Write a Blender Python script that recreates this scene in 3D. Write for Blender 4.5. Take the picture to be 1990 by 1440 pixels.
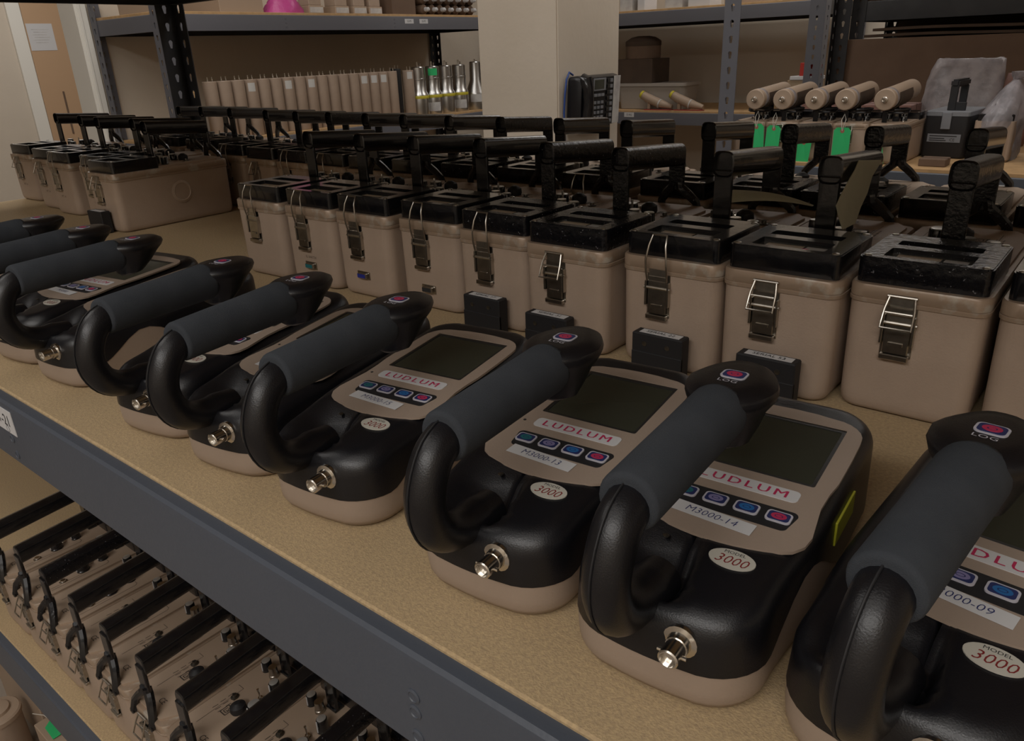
import bpy, bmesh, math, random
from math import sin, cos, pi, radians
from mathutils import Vector, Matrix
from mathutils.geometry import tessellate_polygon

random.seed(7)
for _o in list(bpy.data.objects): bpy.data.objects.remove(_o)
SC = bpy.context.scene
COL = SC.collection
K = 0.01            # the scene is laid out in centimetres
OZ = 105.0          # top of the near shelf above the floor

def P(x, y, z): return Vector((x*K, y*K, (z+OZ)*K))

# ------------------------------------------------------------------ camera
yaw, pitch, roll = radians(39.767), radians(22.53), radians(-2.29)
F_ = Vector((-sin(yaw)*cos(pitch), cos(yaw)*cos(pitch), -sin(pitch)))
R0 = Vector((cos(yaw), sin(yaw), 0)); U0 = R0.cross(F_)
R_ = cos(roll)*R0 + sin(roll)*U0; U_ = -sin(roll)*R0 + cos(roll)*U0
cam = bpy.data.objects.new('camera', bpy.data.cameras.new('camera'))
COL.objects.link(cam)
mw = Matrix((R_, U_, -F_)).transposed().to_4x4(); mw.translation = P(0, 0, 25.55)
cam.matrix_world = mw
cam.data.sensor_width = 36.0; cam.data.lens = 36.0*1490/1990
cam.data.clip_start = 0.01; cam.data.clip_end = 60
SC.camera = cam

# ------------------------------------------------------------------ world, lights, exposure
W = bpy.data.worlds.new('room_world'); SC.world = W; W.use_nodes = True
W.node_tree.nodes['Background'].inputs[0].default_value = (1.0, .97, .94, 1)
W.node_tree.nodes['Background'].inputs[1].default_value = 0.15
def area(name, loc, sx, sy, power, color=(1, .965, .93), rot=(0, 0, 0)):
    d = bpy.data.lights.new(name, 'AREA'); d.shape = 'RECTANGLE'
    d.size = sx*K; d.size_y = sy*K; d.energy = power; d.color = color
    o = bpy.data.objects.new(name, d); COL.objects.link(o)
    o.location = P(*loc); o.rotation_euler = rot
    return o
area('front_aisle_lamp', (20, -150, 157), 240, 60, 90, (1, .965, .93))
area('near_aisle_lamp', (-40, -40, 157), 240, 30, 10, (1, .965, .93))
area('back_aisle_lamp', (-40, 160, 157), 240, 30, 34, (1, .965, .93))
area('end_aisle_lamp', (-205, 40, 157), 60, 240, 40, (1, .965, .93))
area('far_aisle_lamp', (-150, 318, 157), 160, 30, 20, (1, .965, .93))
area('rear_wall_fill', (-30, 375, 157), 200, 30, 30, (1, .965, .93))  # added fill: brightens the back wall that the black lids mirror
area('hall_lamp', (-470, 190, 157), 120, 60, 52, (1, .965, .93))
VS = SC.view_settings
VS.view_transform = 'Standard'; VS.look = 'None'; VS.gamma = 1.0; VS.use_curve_mapping = False
VS.exposure = -1.3

# ------------------------------------------------------------------ materials
MATS = {}
def mat(name, col, rough=.5, metal=0.0, noise=None, bump=None, spec=.5, coat=0, trans=0, emis=None, alpha=1):
    """noise=(scale, colour2, contrast lo, hi)   bump=(scale, strength)"""
    m = bpy.data.materials.new(name); m.use_nodes = True
    nt = m.node_tree; b = nt.nodes['Principled BSDF']
    b.inputs['Base Color'].default_value = (*col, 1); b.inputs['Roughness'].default_value = rough
    b.inputs['Metallic'].default_value = metal; b.inputs['Specular IOR Level'].default_value = spec
    b.inputs['Coat Weight'].default_value = coat
    b.inputs['Transmission Weight'].default_value = trans; b.inputs['Alpha'].default_value = alpha
    tc = nt.nodes.new('ShaderNodeTexCoord')
    if noise:
        n = nt.nodes.new('ShaderNodeTexNoise'); n.inputs['Scale'].default_value = noise[0]; n.inputs['Detail'].default_value = 6
        nt.links.new(tc.outputs['Object'], n.inputs['Vector'])
        r = nt.nodes.new('ShaderNodeValToRGB')
        r.color_ramp.elements[0].position = noise[2]; r.color_ramp.elements[1].position = noise[3]
        r.color_ramp.elements[0].color = (*col, 1); r.color_ramp.elements[1].color = (*noise[1], 1)
        nt.links.new(n.outputs['Fac'], r.inputs['Fac']); nt.links.new(r.outputs['Color'], b.inputs['Base Color'])
    if bump:
        n2 = nt.nodes.new('ShaderNodeTexNoise'); n2.inputs['Scale'].default_value = bump[0]; n2.inputs['Detail'].default_value = 4
        nt.links.new(tc.outputs['Object'], n2.inputs['Vector'])
        bp = nt.nodes.new('ShaderNodeBump'); bp.inputs['Strength'].default_value = bump[1]; bp.inputs['Distance'].default_value = .002
        nt.links.new(n2.outputs['Fac'], bp.inputs['Height']); nt.links.new(bp.outputs['Normal'], b.inputs['Normal'])
    if emis:
        b.inputs['Emission Color'].default_value = (*emis[0], 1); b.inputs['Emission Strength'].default_value = emis[1]
    MATS[name] = m
    return m
mat('tan_paint', (.40, .305, .235), .42, noise=(30, (.37, .28, .215), .35, .7), bump=(700, .12))
mat('tan_rim', (.34, .25, .18), .35, .15, noise=(60, (.42, .37, .31), .56, .66))
mat('tan_panel', (.40, .30, .22), .55)
mat('tan_shell', (.34, .265, .21), .5, bump=(900, .08))
mat('black_gloss', (.006, .006, .008), .22, noise=(90, (.010, .010, .011), .4, .6), bump=(160, .12), coat=.3)
mat('black_worn', (.006, .006, .008), .24, noise=(420, (.16, .16, .17), .67, .70), bump=(220, .35))
mat('black_plastic', (.007, .007, .009), .33, bump=(1500, .10))
mat('black_matte', (.012, .012, .014), .6)
mat('foam', (.042, .048, .057), .95, noise=(40, (.052, .058, .068), .4, .7), bump=(2500, .35), spec=.25)
mat('chrome', (.50, .47, .42), .3, 1.0, noise=(120, (.38, .35, .31), .4, .7))
mat('nickel', (.72, .69, .64), .22, 1.0)
mat('dark_metal', (.16, .15, .13), .3, .9)
mat('steel_tube', (.62, .62, .61), .3, 1.0)
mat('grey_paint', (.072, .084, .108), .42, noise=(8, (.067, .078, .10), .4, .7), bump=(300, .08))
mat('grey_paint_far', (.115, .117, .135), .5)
mat('charcoal_steel', (.014, .015, .018), .5, noise=(14, (.024, .025, .028), .5, .7))  # near-black steel tone for posts and some of the beams
mat('particle_board', (.49, .36, .20), .85, noise=(480, (.35, .255, .15), .34, .74), bump=(900, .3))
mat('particle_far', (.52, .33, .16), .8, noise=(40, (.42, .27, .13), .4, .7))
mat('wall_paint', (.60, .53, .44), .9, noise=(3, (.57, .50, .41), .4, .65), bump=(45, .45))
mat('wall_brown', (.36, .27, .18), .9, bump=(45, .3))
mat('white_trim', (.78, .76, .70), .6)
mat('door_paint', (.50, .33, .20), .55)
mat('floor_tile', (.30, .25, .20), .6, noise=(5, (.26, .21, .17), .4, .6))
mat('ceiling_white', (.6, .58, .53), .9)
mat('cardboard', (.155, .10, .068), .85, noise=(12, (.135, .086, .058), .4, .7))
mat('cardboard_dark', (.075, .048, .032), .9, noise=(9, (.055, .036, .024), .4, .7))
mat('screen', (.042, .046, .034), .12, spec=.6)
mat('screen_rim', (.02, .02, .02), .4)
mat('white_label', (.60, .60, .61), .5)
mat('paper', (.55, .54, .52), .8, noise=(25, (.42, .40, .40), .45, .7))
mat('tag_beige', (.46, .44, .32), .8, noise=(60, (.43, .41, .295), .4, .7))
mat('tag_green', (.03, .52, .17), .6)
mat('string_white', (.55, .52, .46), .9)
mat('eyelet_red', (.45, .15, .11), .7)
mat('ink_black', (.02, .02, .022), .7)
mat('ink_red', (.48, .02, .09), .6)
mat('ink_dark_red', (.20, .02, .02), .6)
mat('ink_blue', (.02, .03, .13), .6)
mat('print_dark', (.06, .045, .035), .7)
mat('btn_white', (.50, .49, .55), .45)
mat('btn_navy', (.02, .03, .12), .4)
mat('btn_teal', (.015, .14, .16), .4)
mat('btn_blue', (.02, .13, .36), .4)
mat('btn_red', (.45, .03, .09), .4)
mat('btn_violet', (.22, .20, .38), .4)
mat('badge', (.50, .48, .42), .5)
mat('yellow_label', (.48, .48, .03), .5)
mat('knob_alu', (.55, .54, .52), .35, .6)
mat('yellow_band', (.55, .48, .04), .5)
mat('red_box', (.45, .03, .02), .5)
mat('red_base', (.30, .05, .035), .8)
mat('pink_plastic', (.55, .07, .28), .35, bump=(60, 1.0))
mat('pink_wrap', (.25, .135, .115), .5, bump=(120, 1.0))
mat('clear_wrap', (.55, .52, .55), .28, bump=(50, 1.0), noise=(22, (.34, .32, .34), .4, .6), alpha=.62)
mat('plastic_bin', (.40, .36, .32), .4, alpha=.85)
mat('window_glass', (.05, .048, .04), .06, spec=.9)
mat('dial_face', (.36, .35, .33), .6)
mat('dial_tan', (.34, .27, .19), .6)
mat('cable_blue', (.02, .06, .25), .4)
mat('phone_grey', (.20, .21, .23), .4)
mat('connector_blue', (.02, .03, .25), .4)
mat('cable_black', (.01, .01, .012), .4)

# ------------------------------------------------------------------ mesh helpers (cm in, metres out)
class MB:
    def __init__(s): s.v = []; s.f = []
    def add(s, vs, fs):
        n = len(s.v); s.v += [Vector(p) for p in vs]; s.f += [[n+i for i in f] for f in fs]; return s
    def bm(s, bm):
        bm.verts.ensure_lookup_table()
        for i, v in enumerate(bm.verts): v.index = i
        s.add([v.co.copy() for v in bm.verts], [[v.index for v in f.verts] for f in bm.faces]); bm.free(); return s
    def box(s, x0, x1, y0, y1, z0, z1, bev=0, seg=2):
        b = bmesh.new(); bmesh.ops.create_cube(b, size=1)
        for v in b.verts: v.co = Vector(((x0+x1)/2+v.co.x*(x1-x0), (y0+y1)/2+v.co.y*(y1-y0), (z0+z1)/2+v.co.z*(z1-z0)))
        if bev: bmesh.ops.bevel(b, geom=list(b.edges), offset=bev, segments=seg, affect='EDGES')
        return s.bm(b)
    def tube(s, pts, r, n=12, cap=True, sx=1.0, up=None):
        """round tube along points; r number or list; sx widens the section sideways"""
        pts = [Vector(p) for p in pts]; m = len(pts); rs = r if isinstance(r, (list, tuple)) else [r]*m
        T = [(pts[min(i+1, m-1)]-pts[max(i-1, 0)]).normalized() for i in range(m)]
        u = Vector(up) if up else (Vector((0, 0, 1)) if abs(T[0].z) < .9 else Vector((1, 0, 0)))
        vs = []; fs = []
        for i in range(m):
            a = T[i].cross(u); 
            if a.length < 1e-6: a = T[i].cross(Vector((0, 1, 0)))
            a.normalize(); b = a.cross(T[i]).normalized()
            if not up: u = b
            for k in range(n):
                t = 2*pi*k/n; vs.append(pts[i]+a*cos(t)*rs[i]*sx+b*sin(t)*rs[i])
        for i in range(m-1):
            for k in range(n): fs.append([i*n+k, i*n+(k+1) % n, (i+1)*n+(k+1) % n, (i+1)*n+k])
        if cap: fs.append(list(range(n))[::-1]); fs.append([(m-1)*n+k for k in range(n)])
        return s.add(vs, fs)
    def lathe(s, prof, o=(0, 0, 0), axis='z', n=20):
        """prof: list of (r, h)"""
        vs = []; fs = []; m = len(prof); o = Vector(o)
        for r, h in prof:
            for k in range(n):
                t = 2*pi*k/n; a, b = r*cos(t), r*sin(t)
                vs.append(o+{'z': Vector((a, b, h)), 'y': Vector((b, h, a)), 'x': Vector((h, a, b))}[axis])
        for i in range(m-1):
            for k in range(n): fs.append([i*n+k, i*n+(k+1) % n, (i+1)*n+(k+1) % n, (i+1)*n+k])
        fs.append(list(range(n))[::-1]); fs.append([(m-1)*n+k for k in range(n)])
        return s.add(vs, fs)
    def loft(s, rings, cap0=True, cap1=True):
        n = len(rings[0]); vs = [p for r in rings for p in r]; fs = []
        for i in range(len(rings)-1):
            for k in range(n): fs.append([i*n+k, i*n+(k+1) % n, (i+1)*n+(k+1) % n, (i+1)*n+k])
        if cap0: fs.append(list(range(n))[::-1])
        if cap1: fs.append([(len(rings)-1)*n+k for k in range(n)])
        return s.add(vs, fs)
    def plate(s, outer, holes, z0, z1, fmap=None):
        """flat plate (x,y outline with holes) between z0 and z1"""
        loops = [outer]+list(holes)
        tri = tessellate_polygon([[Vector((p[0], p[1], 0)) for p in l] for l in loops])
        flat = [p for l in loops for p in l]; n = len(flat)
        g = fmap or (lambda x, y, z: (x, y, z))
        vs = [g(p[0], p[1], z1) for p in flat]+[g(p[0], p[1], z0) for p in flat]
        fs = []
        for t in tri:
            a, b, c = [Vector((*flat[i], 0)) for i in t]
            if (b-a).cross(c-a).z < 0: t = t[::-1]
            fs.append(list(t)); fs.append([i+n for i in t][::-1])
        k = 0
        for li, l in enumerate(loops):
            m = len(l)
            area2 = sum(l[i][0]*l[(i+1) % m][1]-l[(i+1) % m][0]*l[i][1] for i in range(m))
            for i in range(m):
                a, b = k+i, k+(i+1) % m
                q = [a, a+n, b+n, b]
                if (area2 > 0) == (li > 0): q = q[::-1]
                fs.append(q)
            k += m
        return s.add(vs, fs)
    def xf(s, M, i0=0):
        for i in range(i0, len(s.v)): s.v[i] = M @ s.v[i]
        return s
    def mesh(s, name, m, angle=35):
        me = bpy.data.meshes.new(name)
        me.from_pydata([tuple(v*K) for v in s.v], [], s.f); me.validate(); me.update()
        ms = m if isinstance(m, (list, tuple)) else [m]
        for x in ms: me.materials.append(MATS[x])
        for p in me.polygons: p.use_smooth = True
        me.set_sharp_from_angle(angle=radians(angle))
        return me
    def obj(s, name, m, parent=None, loc=(0, 0, 0), angle=35):
        o = bpy.data.objects.new(name, s.mesh(name, m, angle)); COL.objects.link(o)
        if parent: o.parent = parent; o.location = Vector(loc)*K
        else: o.location = P(*loc)
        return o
def rrect(x0, x1, y0, y1, r, n=5):
    pts = []
    for cx, cy, a in ((x1-r, y0+r, -90), (x1-r, y1-r, 0), (x0+r, y1-r, 90), (x0+r, y0+r, 180)):
        for i in range(n+1):
            t = radians(a+90*i/n); pts.append((cx+r*cos(t), cy+r*sin(t)))
    return pts
def circle(cx, cy, r, n=20, ry=None): return [(cx+r*cos(2*pi*i/n), cy+(ry or r)*sin(2*pi*i/n)) for i in range(n)]
def rz(pts, z): return [Vector((p[0], p[1], z)) for p in pts]
def text_mb(body, size, cx=0, cy=0, shear=0, sx=1.0, fmap=None, bold=0, z=0, gap=1.0):
    c = bpy.data.curves.new('t', 'FONT'); c.body = body; c.size = size; c.shear = shear
    c.align_x = 'CENTER'; c.align_y = 'CENTER'; c.resolution_u = 2; c.offset = bold; c.space_character = gap
    o = bpy.data.objects.new('t', c); COL.objects.link(o)
    dg = bpy.context.evaluated_depsgraph_get(); me = bpy.data.meshes.new_from_object(o.evaluated_get(dg))
    mb = MB(); g = fmap or (lambda x, y, z: (x, y, z))
    mb.add([g(v.co.x*sx+cx, v.co.y+cy, z) for v in me.vertices], [list(p.vertices) for p in me.polygons])
    bpy.data.objects.remove(o); bpy.data.curves.remove(c); bpy.data.meshes.remove(me)
    return mb

ORD = ['first', 'second', 'third', 'fourth', 'fifth', 'sixth', 'seventh', 'eighth', 'ninth', 'tenth', 'eleventh', 'twelfth', 'thirteenth', 'fourteenth', 'fifteenth', 'sixteenth', 'seventeenth', 'eighteenth']
# ------------------------------------------------------------------ object bookkeeping
def tag(o, label=None, cat=None, group=None, kind=None):
    if label: o['label'] = label
    if cat: o['category'] = cat
    if group: o['group'] = group
    if kind: o['kind'] = kind
    return o
def thing(name, label, cat, loc=(0, 0, 0), rot=0, group=None):
    o = bpy.data.objects.new(name, None); COL.objects.link(o); o.empty_display_size = .02
    o.location = P(*loc); o.rotation_euler = (0, 0, radians(rot))
    return tag(o, label, cat, group)
def kids(o): return [c for c in bpy.data.objects if c.parent == o]
def dup(root, loc, rot, label, group=None, skip=()):
    def cp(o, par):
        c = o.copy(); COL.objects.link(c); c.parent = par
        for ch in TREE.get(o.name, []):
            if not ch.name.startswith(skip): cp(ch, c)
        return c
    TREE = {}
    for o in bpy.data.objects:
        if o.parent: TREE.setdefault(o.parent.name, []).append(o)
    skip = tuple(skip) or ('\0',)
    r = cp(root, None); r.location = P(*loc); r.rotation_euler = (0, 0, radians(rot)); r['label'] = label
    if group: r['group'] = group
    return r
def child(o, name):
    for c in kids(o):
        if c.name.split('.')[0] == name: return c
def struct(name, mb, m, loc=(0, 0, 0)):
    o = mb.obj(name, m, loc=loc); o['kind'] = 'structure'; return o

# ================================================================== hand-held survey meter (the row along the front edge)
def zface(v): return 5.15+(v-5.4)*.065
def meter_outline():
    R = []
    for u in (0.0, .6, 1.2): R.append((u, .10*(u/1.8)**2))
    for i in range(9):
        t = radians(-90+90*i/8); R.append((1.75+2.65*cos(t), 2.75+2.65*sin(t)))
    for v in (3.2, 4, 5, 6, 7, 8, 9, 10.5, 12, 13.5, 15, 16.5, 17.6):
        s = min(1, max(0, (v-2.75)/6)); s = s*s*(3-2*s); R.append((4.40+.42*s, v))
    for i in range(1, 8):
        t = radians(90*i/8); R.append((2.22+2.6*cos(t), 17.7+2.6*sin(t)))
    for u in (1.4, .7, 0.0): R.append((u, 20.3+.0*u))
    L = [(-u, v) for u, v in R[1:-1]][::-1]
    return R+L
OUT = meter_outline()
def inset(pts, d):
    n = len(pts); res = []
    for i in range(n):
        a = Vector(pts[i-1]); b = Vector(pts[i]); c = Vector(pts[(i+1) % n])
        t = ((b-a).normalized()+(c-b).normalized())
        if t.length < 1e-6: t = (c-a)
        t.normalize(); nr = Vector((t.y, -t.x)); res.append((b.x-nr.x*d, b.y-nr.y*d))
    return res
def zborder(v):      # seam between the tan shell and the black cover
    if v < 2.2: return 1.95
    if v < 6.5: s = (v-2.2)/4.3; return 1.95+2.1*s*s*(3-2*s)
    if v < 13: s = (v-6.5)/6.5; return 4.05-3.05*s*s*(3-2*s)
    return 1.0
def sm(a, b, x): t = min(1, max(0, (x-a)/(b-a))); return t*t*(3-2*t)
def ztop(u, v):
    z = zface(v) if v > 4.5 else zface(v)-.03*(4.5-v)**1.7
    # thumb scoop under the handle, with a crisp right-hand lip
    d = 1.05*(1-sm(.45, .85, u+.10*(v-3)))*sm(-4.6, -1.6, u)*sm(.6, 1.6, v)*(1-sm(3.1, 4.4, v+.25*(u-.8)))
    return z-d
def meter_proto():
    t = thing('survey_meter', '', 'survey meter', group='hand-held survey meters along the front edge of the shelf')
    # tan lower shell
    rings = [rz(inset(OUT, .75), 0), rz(inset(OUT, .28), .12), rz(inset(OUT, .07), .5),
             [Vector((p[0], p[1], min(zborder(p[1]), 1.0))) for p in inset(OUT, .02)],
             [Vector((p[0], p[1], zborder(p[1]))) for p in inset(OUT, .0)],
             [Vector((p[0], p[1], zborder(p[1]))) for p in inset(OUT, .35)]]
    MB().loft(rings, True, False).obj('lower_shell', 'tan_shell', t, angle=50)
    # black cover
    rings = [[Vector((p[0], p[1], zborder(p[1])-.02)) for p in inset(OUT, .3)],
             [Vector((p[0], p[1], zborder(p[1])+.0)) for p in inset(OUT, -.04)]]
    for k in range(7):
        a = radians(90*k/6); r = 1.15
        rings.append([Vector((p[0], p[1], ztop(*p)-r+r*sin(a))) for p in inset(OUT, .05+r*(1-cos(a)))])
    base = inset(OUT, 1.2)
    for k in range(1, 15):
        s = 1-k/14.5; rings.append([])
        for p in base:
            c = Vector((0, min(max(p[1], 3.2), 17)))
            q = c+(Vector(p)-c)*s; rings[-1].append(Vector((q.x, q.y, ztop(q.x, q.y))))
    MB().loft(rings, True, True).obj('cover', 'black_plastic', t, angle=60)
    fm = lambda x, y, z: (x+.5, y-.9, zface(y-.9)+z)
    # tan face plate following the sloping top
    R = [(0, 5.75)]
    for i in range(1, 6): R.append((3.1*i/5, 5.75+.55*(i/5)**2))
    R += [(3.6, 6.6), (3.95, 7.15), (4.05, 7.9), (3.92, 9.0), (3.78, 10.2), (3.82, 11.5), (3.95, 12.6), (3.98, 15), (3.95, 16.8)]
    for i in range(1, 7):
        a = radians(90*i/6); R.append((2.15+1.8*cos(a), 17.0+1.8*sin(a)))
    R += [(1.2, 18.95), (0, 19.0)]
    OUTP = R+[(-u, v) for u, v in R[1:-1]][::-1]
    SCR = rrect(-3.05, 3.05, 11.75, 17.9, .12, 2)
    MB().plate(OUTP, [SCR], -.05, .10, fm).obj('face_plate', 'tan_shell', t)
    MB().plate(rrect(-3.2, 3.2, 11.6, 18.05, .2, 2), [rrect(-2.85, 2.85, 12.0, 17.6, .1, 2)], -.02, .05, fm).obj('screen_bezel', 'screen_rim', t)
    MB().plate(rrect(-2.95, 2.95, 11.9, 17.7, .1, 2), [], -.02, .015, fm).obj('screen', 'screen', t)
    lab = MB().plate(rrect(-2.7, 2.7, 10.05, 11.0, .28), [], .10, .135, fm).obj('name_plate', 'white_label', t)
    tx = text_mb('LUDLUM', .82, -.02, 10.5, sx=1.15, fmap=fm, bold=-.006, z=.145, gap=1.3)
    for dx in (0, .02): q = text_mb('LUDLUM', .82, dx, 10.5, sx=1.15, fmap=fm, bold=-.006, z=.147+dx*.1, gap=1.3); tx.add(q.v, q.f)
    tx.obj('lettering', 'ink_red', lab)
    ks = rrect(-2.9, 3.1, 7.75, 9.3, .3); ks = [(u*(1.0 if v > 8.5 else .94), v) for u, v in ks]
    MB().plate(ks, [], .10, .13, fm).obj('key_strip', 'black_matte', t)
    for i, (cx, col) in enumerate(((-2.15, 'btn_teal'), (-.65, 'btn_violet'), (.85, 'btn_blue'), (2.35, 'btn_red'))):
        cx += .0
        b = MB().plate(rrect(cx-.58, cx+.58, 8.2, 9.0, .2), [], .13, .2, fm).obj('key_button', 'btn_white', t)
        MB().plate(rrect(cx-.49, cx+.49, 8.28, 8.92, .16), [], .2, .215, fm).obj('key_field', 'btn_navy', b)
        MB().plate(circle(cx, 8.6, .36, 16, .24), [circle(cx, 8.6, .2, 12, .12)], .215, .225, fm).obj('key_symbol', col, b)
        MB().plate(circle(cx, 8.6, .15, 10, .08), [], .215, .222, fm).obj('key_symbol', col, b)
    bd = MB().plate(circle(2.05, 4.05, 1.02, 28, .62), [], 0, .05, lambda x, y, z: (x, y, ztop(2.05, 4.05)+(y-4.05)*.075+z)).obj('model_badge', 'badge', t)
    fb = lambda x, y, z: (x, y, ztop(2.05, 4.05)+(y-4.05)*.075+.06+z)
    text_mb('3000', .78, 2.05, 3.92, shear=.25, sx=.92, fmap=fb, bold=-.004).obj('badge_number', 'ink_dark_red', bd)
    text_mb('MODEL', .26, 2.05, 4.43, sx=1.1, fmap=fb).obj('badge_word', 'ink_black', bd)
    MB().lathe([(.16, 0), (.16, .05), (.06, .09)], (-1.2, 4.5, ztop(-1.2, 4.5)-.02), n=10).obj('cover_screw', 'dark_metal', t)
    MB().lathe([(.1, 0), (.1, .04)], (-2.9, 9.5, zface(9.5)+.08), n=8).obj('speaker_hole', 'ink_black', t)
    # connector on the front
    c = MB(); c.lathe([(.62, -.3), (.62, -.75), (.74, -.8), (.74, -1.0), (.52, -1.05), (.48, -1.35)], (0, 0, 0), 'y', 18)
    c.lathe([(.44, -1.2), (.44, -2.15), (.38, -2.2), (.34, -2.2), (.32, -1.6)], (0, 0, 0), 'y', 18)
    c.lathe([(.33, -1.9), (.33, -1.98), (.12, -2.0)], (0, 0, 0), 'y', 14)
    c.tube([(-.62, -1.75, 0), (.62, -1.75, 0)], .09, 8)
    c.xf(Matrix.Translation((1.5, 1.1, 3.3)))
    c.obj('coaxial_connector', 'nickel', t)
    # handle: arch from the front of the cover up to the grip
    path = [(0, 2.6, 3.9), (0, 1.2, 4.1), (0, -.4, 4.35), (0, -1.5, 5.0), (0, -2.1, 6.1), (0, -2.15, 7.3), (0, -1.65, 8.5), (0, -.9, 9.2), (0, .4, 9.5), (0, 2.0, 9.55)]
    pts = []
    for i in range(len(path)-1):
        p0, p1, p2, p3 = [Vector(path[min(max(i+j, 0), len(path)-1)]) for j in (-1, 0, 1, 2)]
        for s in range(3):
            q = s/3; pts.append(.5*((2*p1)+(-p0+p2)*q+(2*p0-5*p1+4*p2-p3)*q*q+(-p0+3*p1-3*p2+p3)*q**3))
    pts.append(Vector(path[-1]))
    hx = -.65
    for p in pts: p.x = hx
    rr = [1.08 if i < 4 else .96 for i in range(len(pts))]
    h = MB().tube(pts, rr, 20, sx=1.0)
    h.obj('handle_arch', 'black_plastic', t, angle=60)
    # seam bead around the arch
    out = [p+((Vector((hx, .4, 7.0))-p).normalized()*-.97 if 2 < i else Vector((0, 0, 0))) for i, p in enumerate(pts)][4:]
    MB().tube([(p.x-.18, p.y, p.z) for p in out], .05, 6).obj('arch_seam', 'black_matte', t)
    g = MB(); prof = [(1.0, -.6), (1.22, -.58), (1.3, -.4), (1.34, 2.5), (1.36, 5), (1.4, 7), (1.42, 8.3), (1.36, 8.62), (1.0, 8.7)]
    g.lathe(prof, (hx, 0, 0), 'y', 28); g.xf(Matrix.Translation((0, 0, 9.5)) @ Matrix.Rotation(radians(.8), 4, 'X'))
    g.obj('foam_grip', 'foam', t, angle=70)
    # flared log-button head
    hd = MB()
    def ov(cy, z, w, l, taper=.62, n=28):
        r = []
        for k in range(n):
            a = 2*pi*k/n; x = w*cos(a); y = l*sin(a)
            x = (abs(cos(a))**.7)*(1 if cos(a) > 0 else -1)*w; y = (abs(sin(a))**.8)*(1 if sin(a) > 0 else -1)*l
            if y > 0: x *= 1-(1-taper)*(y/l)**1.2
            else: x *= 1-.35*(-y/l)**2
            r.append(Vector((hx+x, cy+y, z)))
        return r
    hd.loft([ov(9.2, 7.9, .65, .6), ov(9.5, 8.15, 1.25, 1.2), ov(9.9, 8.9, 1.55, 1.8), ov(10.15, 9.6, 1.75, 2.25), ov(10.3, 10.1, 2.1, 2.65), ov(10.35, 10.45, 2.22, 2.8), ov(10.35, 10.7, 2.15, 2.72), ov(10.3, 10.95, 1.75, 2.3), ov(10.3, 11.0, 1.0, 1.6)])
    hd.tube([(hx, 8.2, 9.7), (hx, 9.6, 9.75)], 1.02, 18)
    hd.xf(Matrix.Translation((0, 0, -.25))); hd.obj('handle_head', 'black_plastic', t, angle=40)
    b = MB().plate(rrect(hx-.62, hx+.62, 9.95, 10.95, .28), [], 10.98-.25, 11.05-.25).obj('log_button', 'btn_white', t)
    MB().plate(rrect(hx-.52, hx+.52, 10.04, 10.86, .22), [], 10.8, 10.82).obj('button_field', 'btn_navy', b)
    MB().plate(circle(hx, 10.45, .38, 16, .3), [circle(hx, 10.45, .2, 12, .15)], 10.82, 10.835).obj('button_symbol', 'btn_red', b)
    MB().plate(circle(hx, 10.45, .14, 10, .1), [], 10.82, 10.835).obj('button_symbol', 'btn_red', b)
    text_mb('LOG', .42, hx-.05, 9.6, sx=1.15, bold=.0, z=10.78).obj('log_lettering', 'btn_white', t)
    return t
def asset_label(t, txt):
    fm = lambda x, y, z: (x+.5, y-.9, zface(y-.9)+z)
    def rt(x, y, z):
        a = radians(-4); x0, y0 = -.35, 7.25
        return fm(x0+x*cos(a)-y*sin(a), y0+x*sin(a)+y*cos(a), z)
    a = MB().plate([(-2.05, -.42), (2.05, -.42), (2.05, .42), (-2.05, .42)], [], .135, .15, rt).obj('asset_label', 'white_label', t)
    a['label'] = 'white paper label with dark number'
    text_mb(txt, .62, 0, 0, shear=.12, sx=1.0, fmap=rt, bold=-.006, z=.16).obj('label_text', 'ink_blue', a)
def yellow_sticker(t):
    MB().box(4.78, 4.90, 10.4, 13.9, 3.0, 4.3, .03, 1).obj('caution_sticker', 'yellow_label', t)
METERS = [(-2.95, 22.8, -5, 'M3000-09', 'survey meter nearest the camera, cropped by the right edge of the photo'),
          (-12.15, 22.5, 3.5, 'M3000-14', 'survey meter labelled 3000-14 with a yellow sticker on its side'),
          (-21.75, 22.4, 5, 'M3000-13', 'survey meter labelled M3000-13 with a clear view of its screen'),
          (-34.6, 22.4, 7.5, 'M3000-15', 'survey meter labelled M3000-15, its screen and four keys fully in view'),
          (-44.6, 22.2, 9, 'M3000', 'survey meter beside the one labelled M3000-15, its teal key peeping past the grip'),
          (-54.3, 22.0, 10, 'M3000', 'survey meter with its red key showing below the foam grip'),
          (-70.9, 22.3, 6, 'M3000', 'survey meter with its whole side in view beside a wide gap in the row'),
          (-80.3, 22.2, 9, 'M3000', 'last survey meter at the left whose grip and log head both show'),
          (-91.0, 22.0, 9, 'M3000', 'farthest survey meter, only its log head showing at the left edge')]
MP = meter_proto()
for i, (x, y, r, txt, lb) in enumerate(METERS):
    lb = 'handheld ' + lb
    if i == 0:
        first = MP; MP.location = P(x, y, 0); MP.rotation_euler.z = radians(r); MP['label'] = lb; t = MP
    else: t = dup(first, (x, y, 0), r, lb, skip=('asset_label', 'caution_sticker'))
    if txt == 'M3000': asset_label(t, 'M3000')
    else: asset_label(t, txt)
    if i in (1, 4): yellow_sticker(t)

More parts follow.
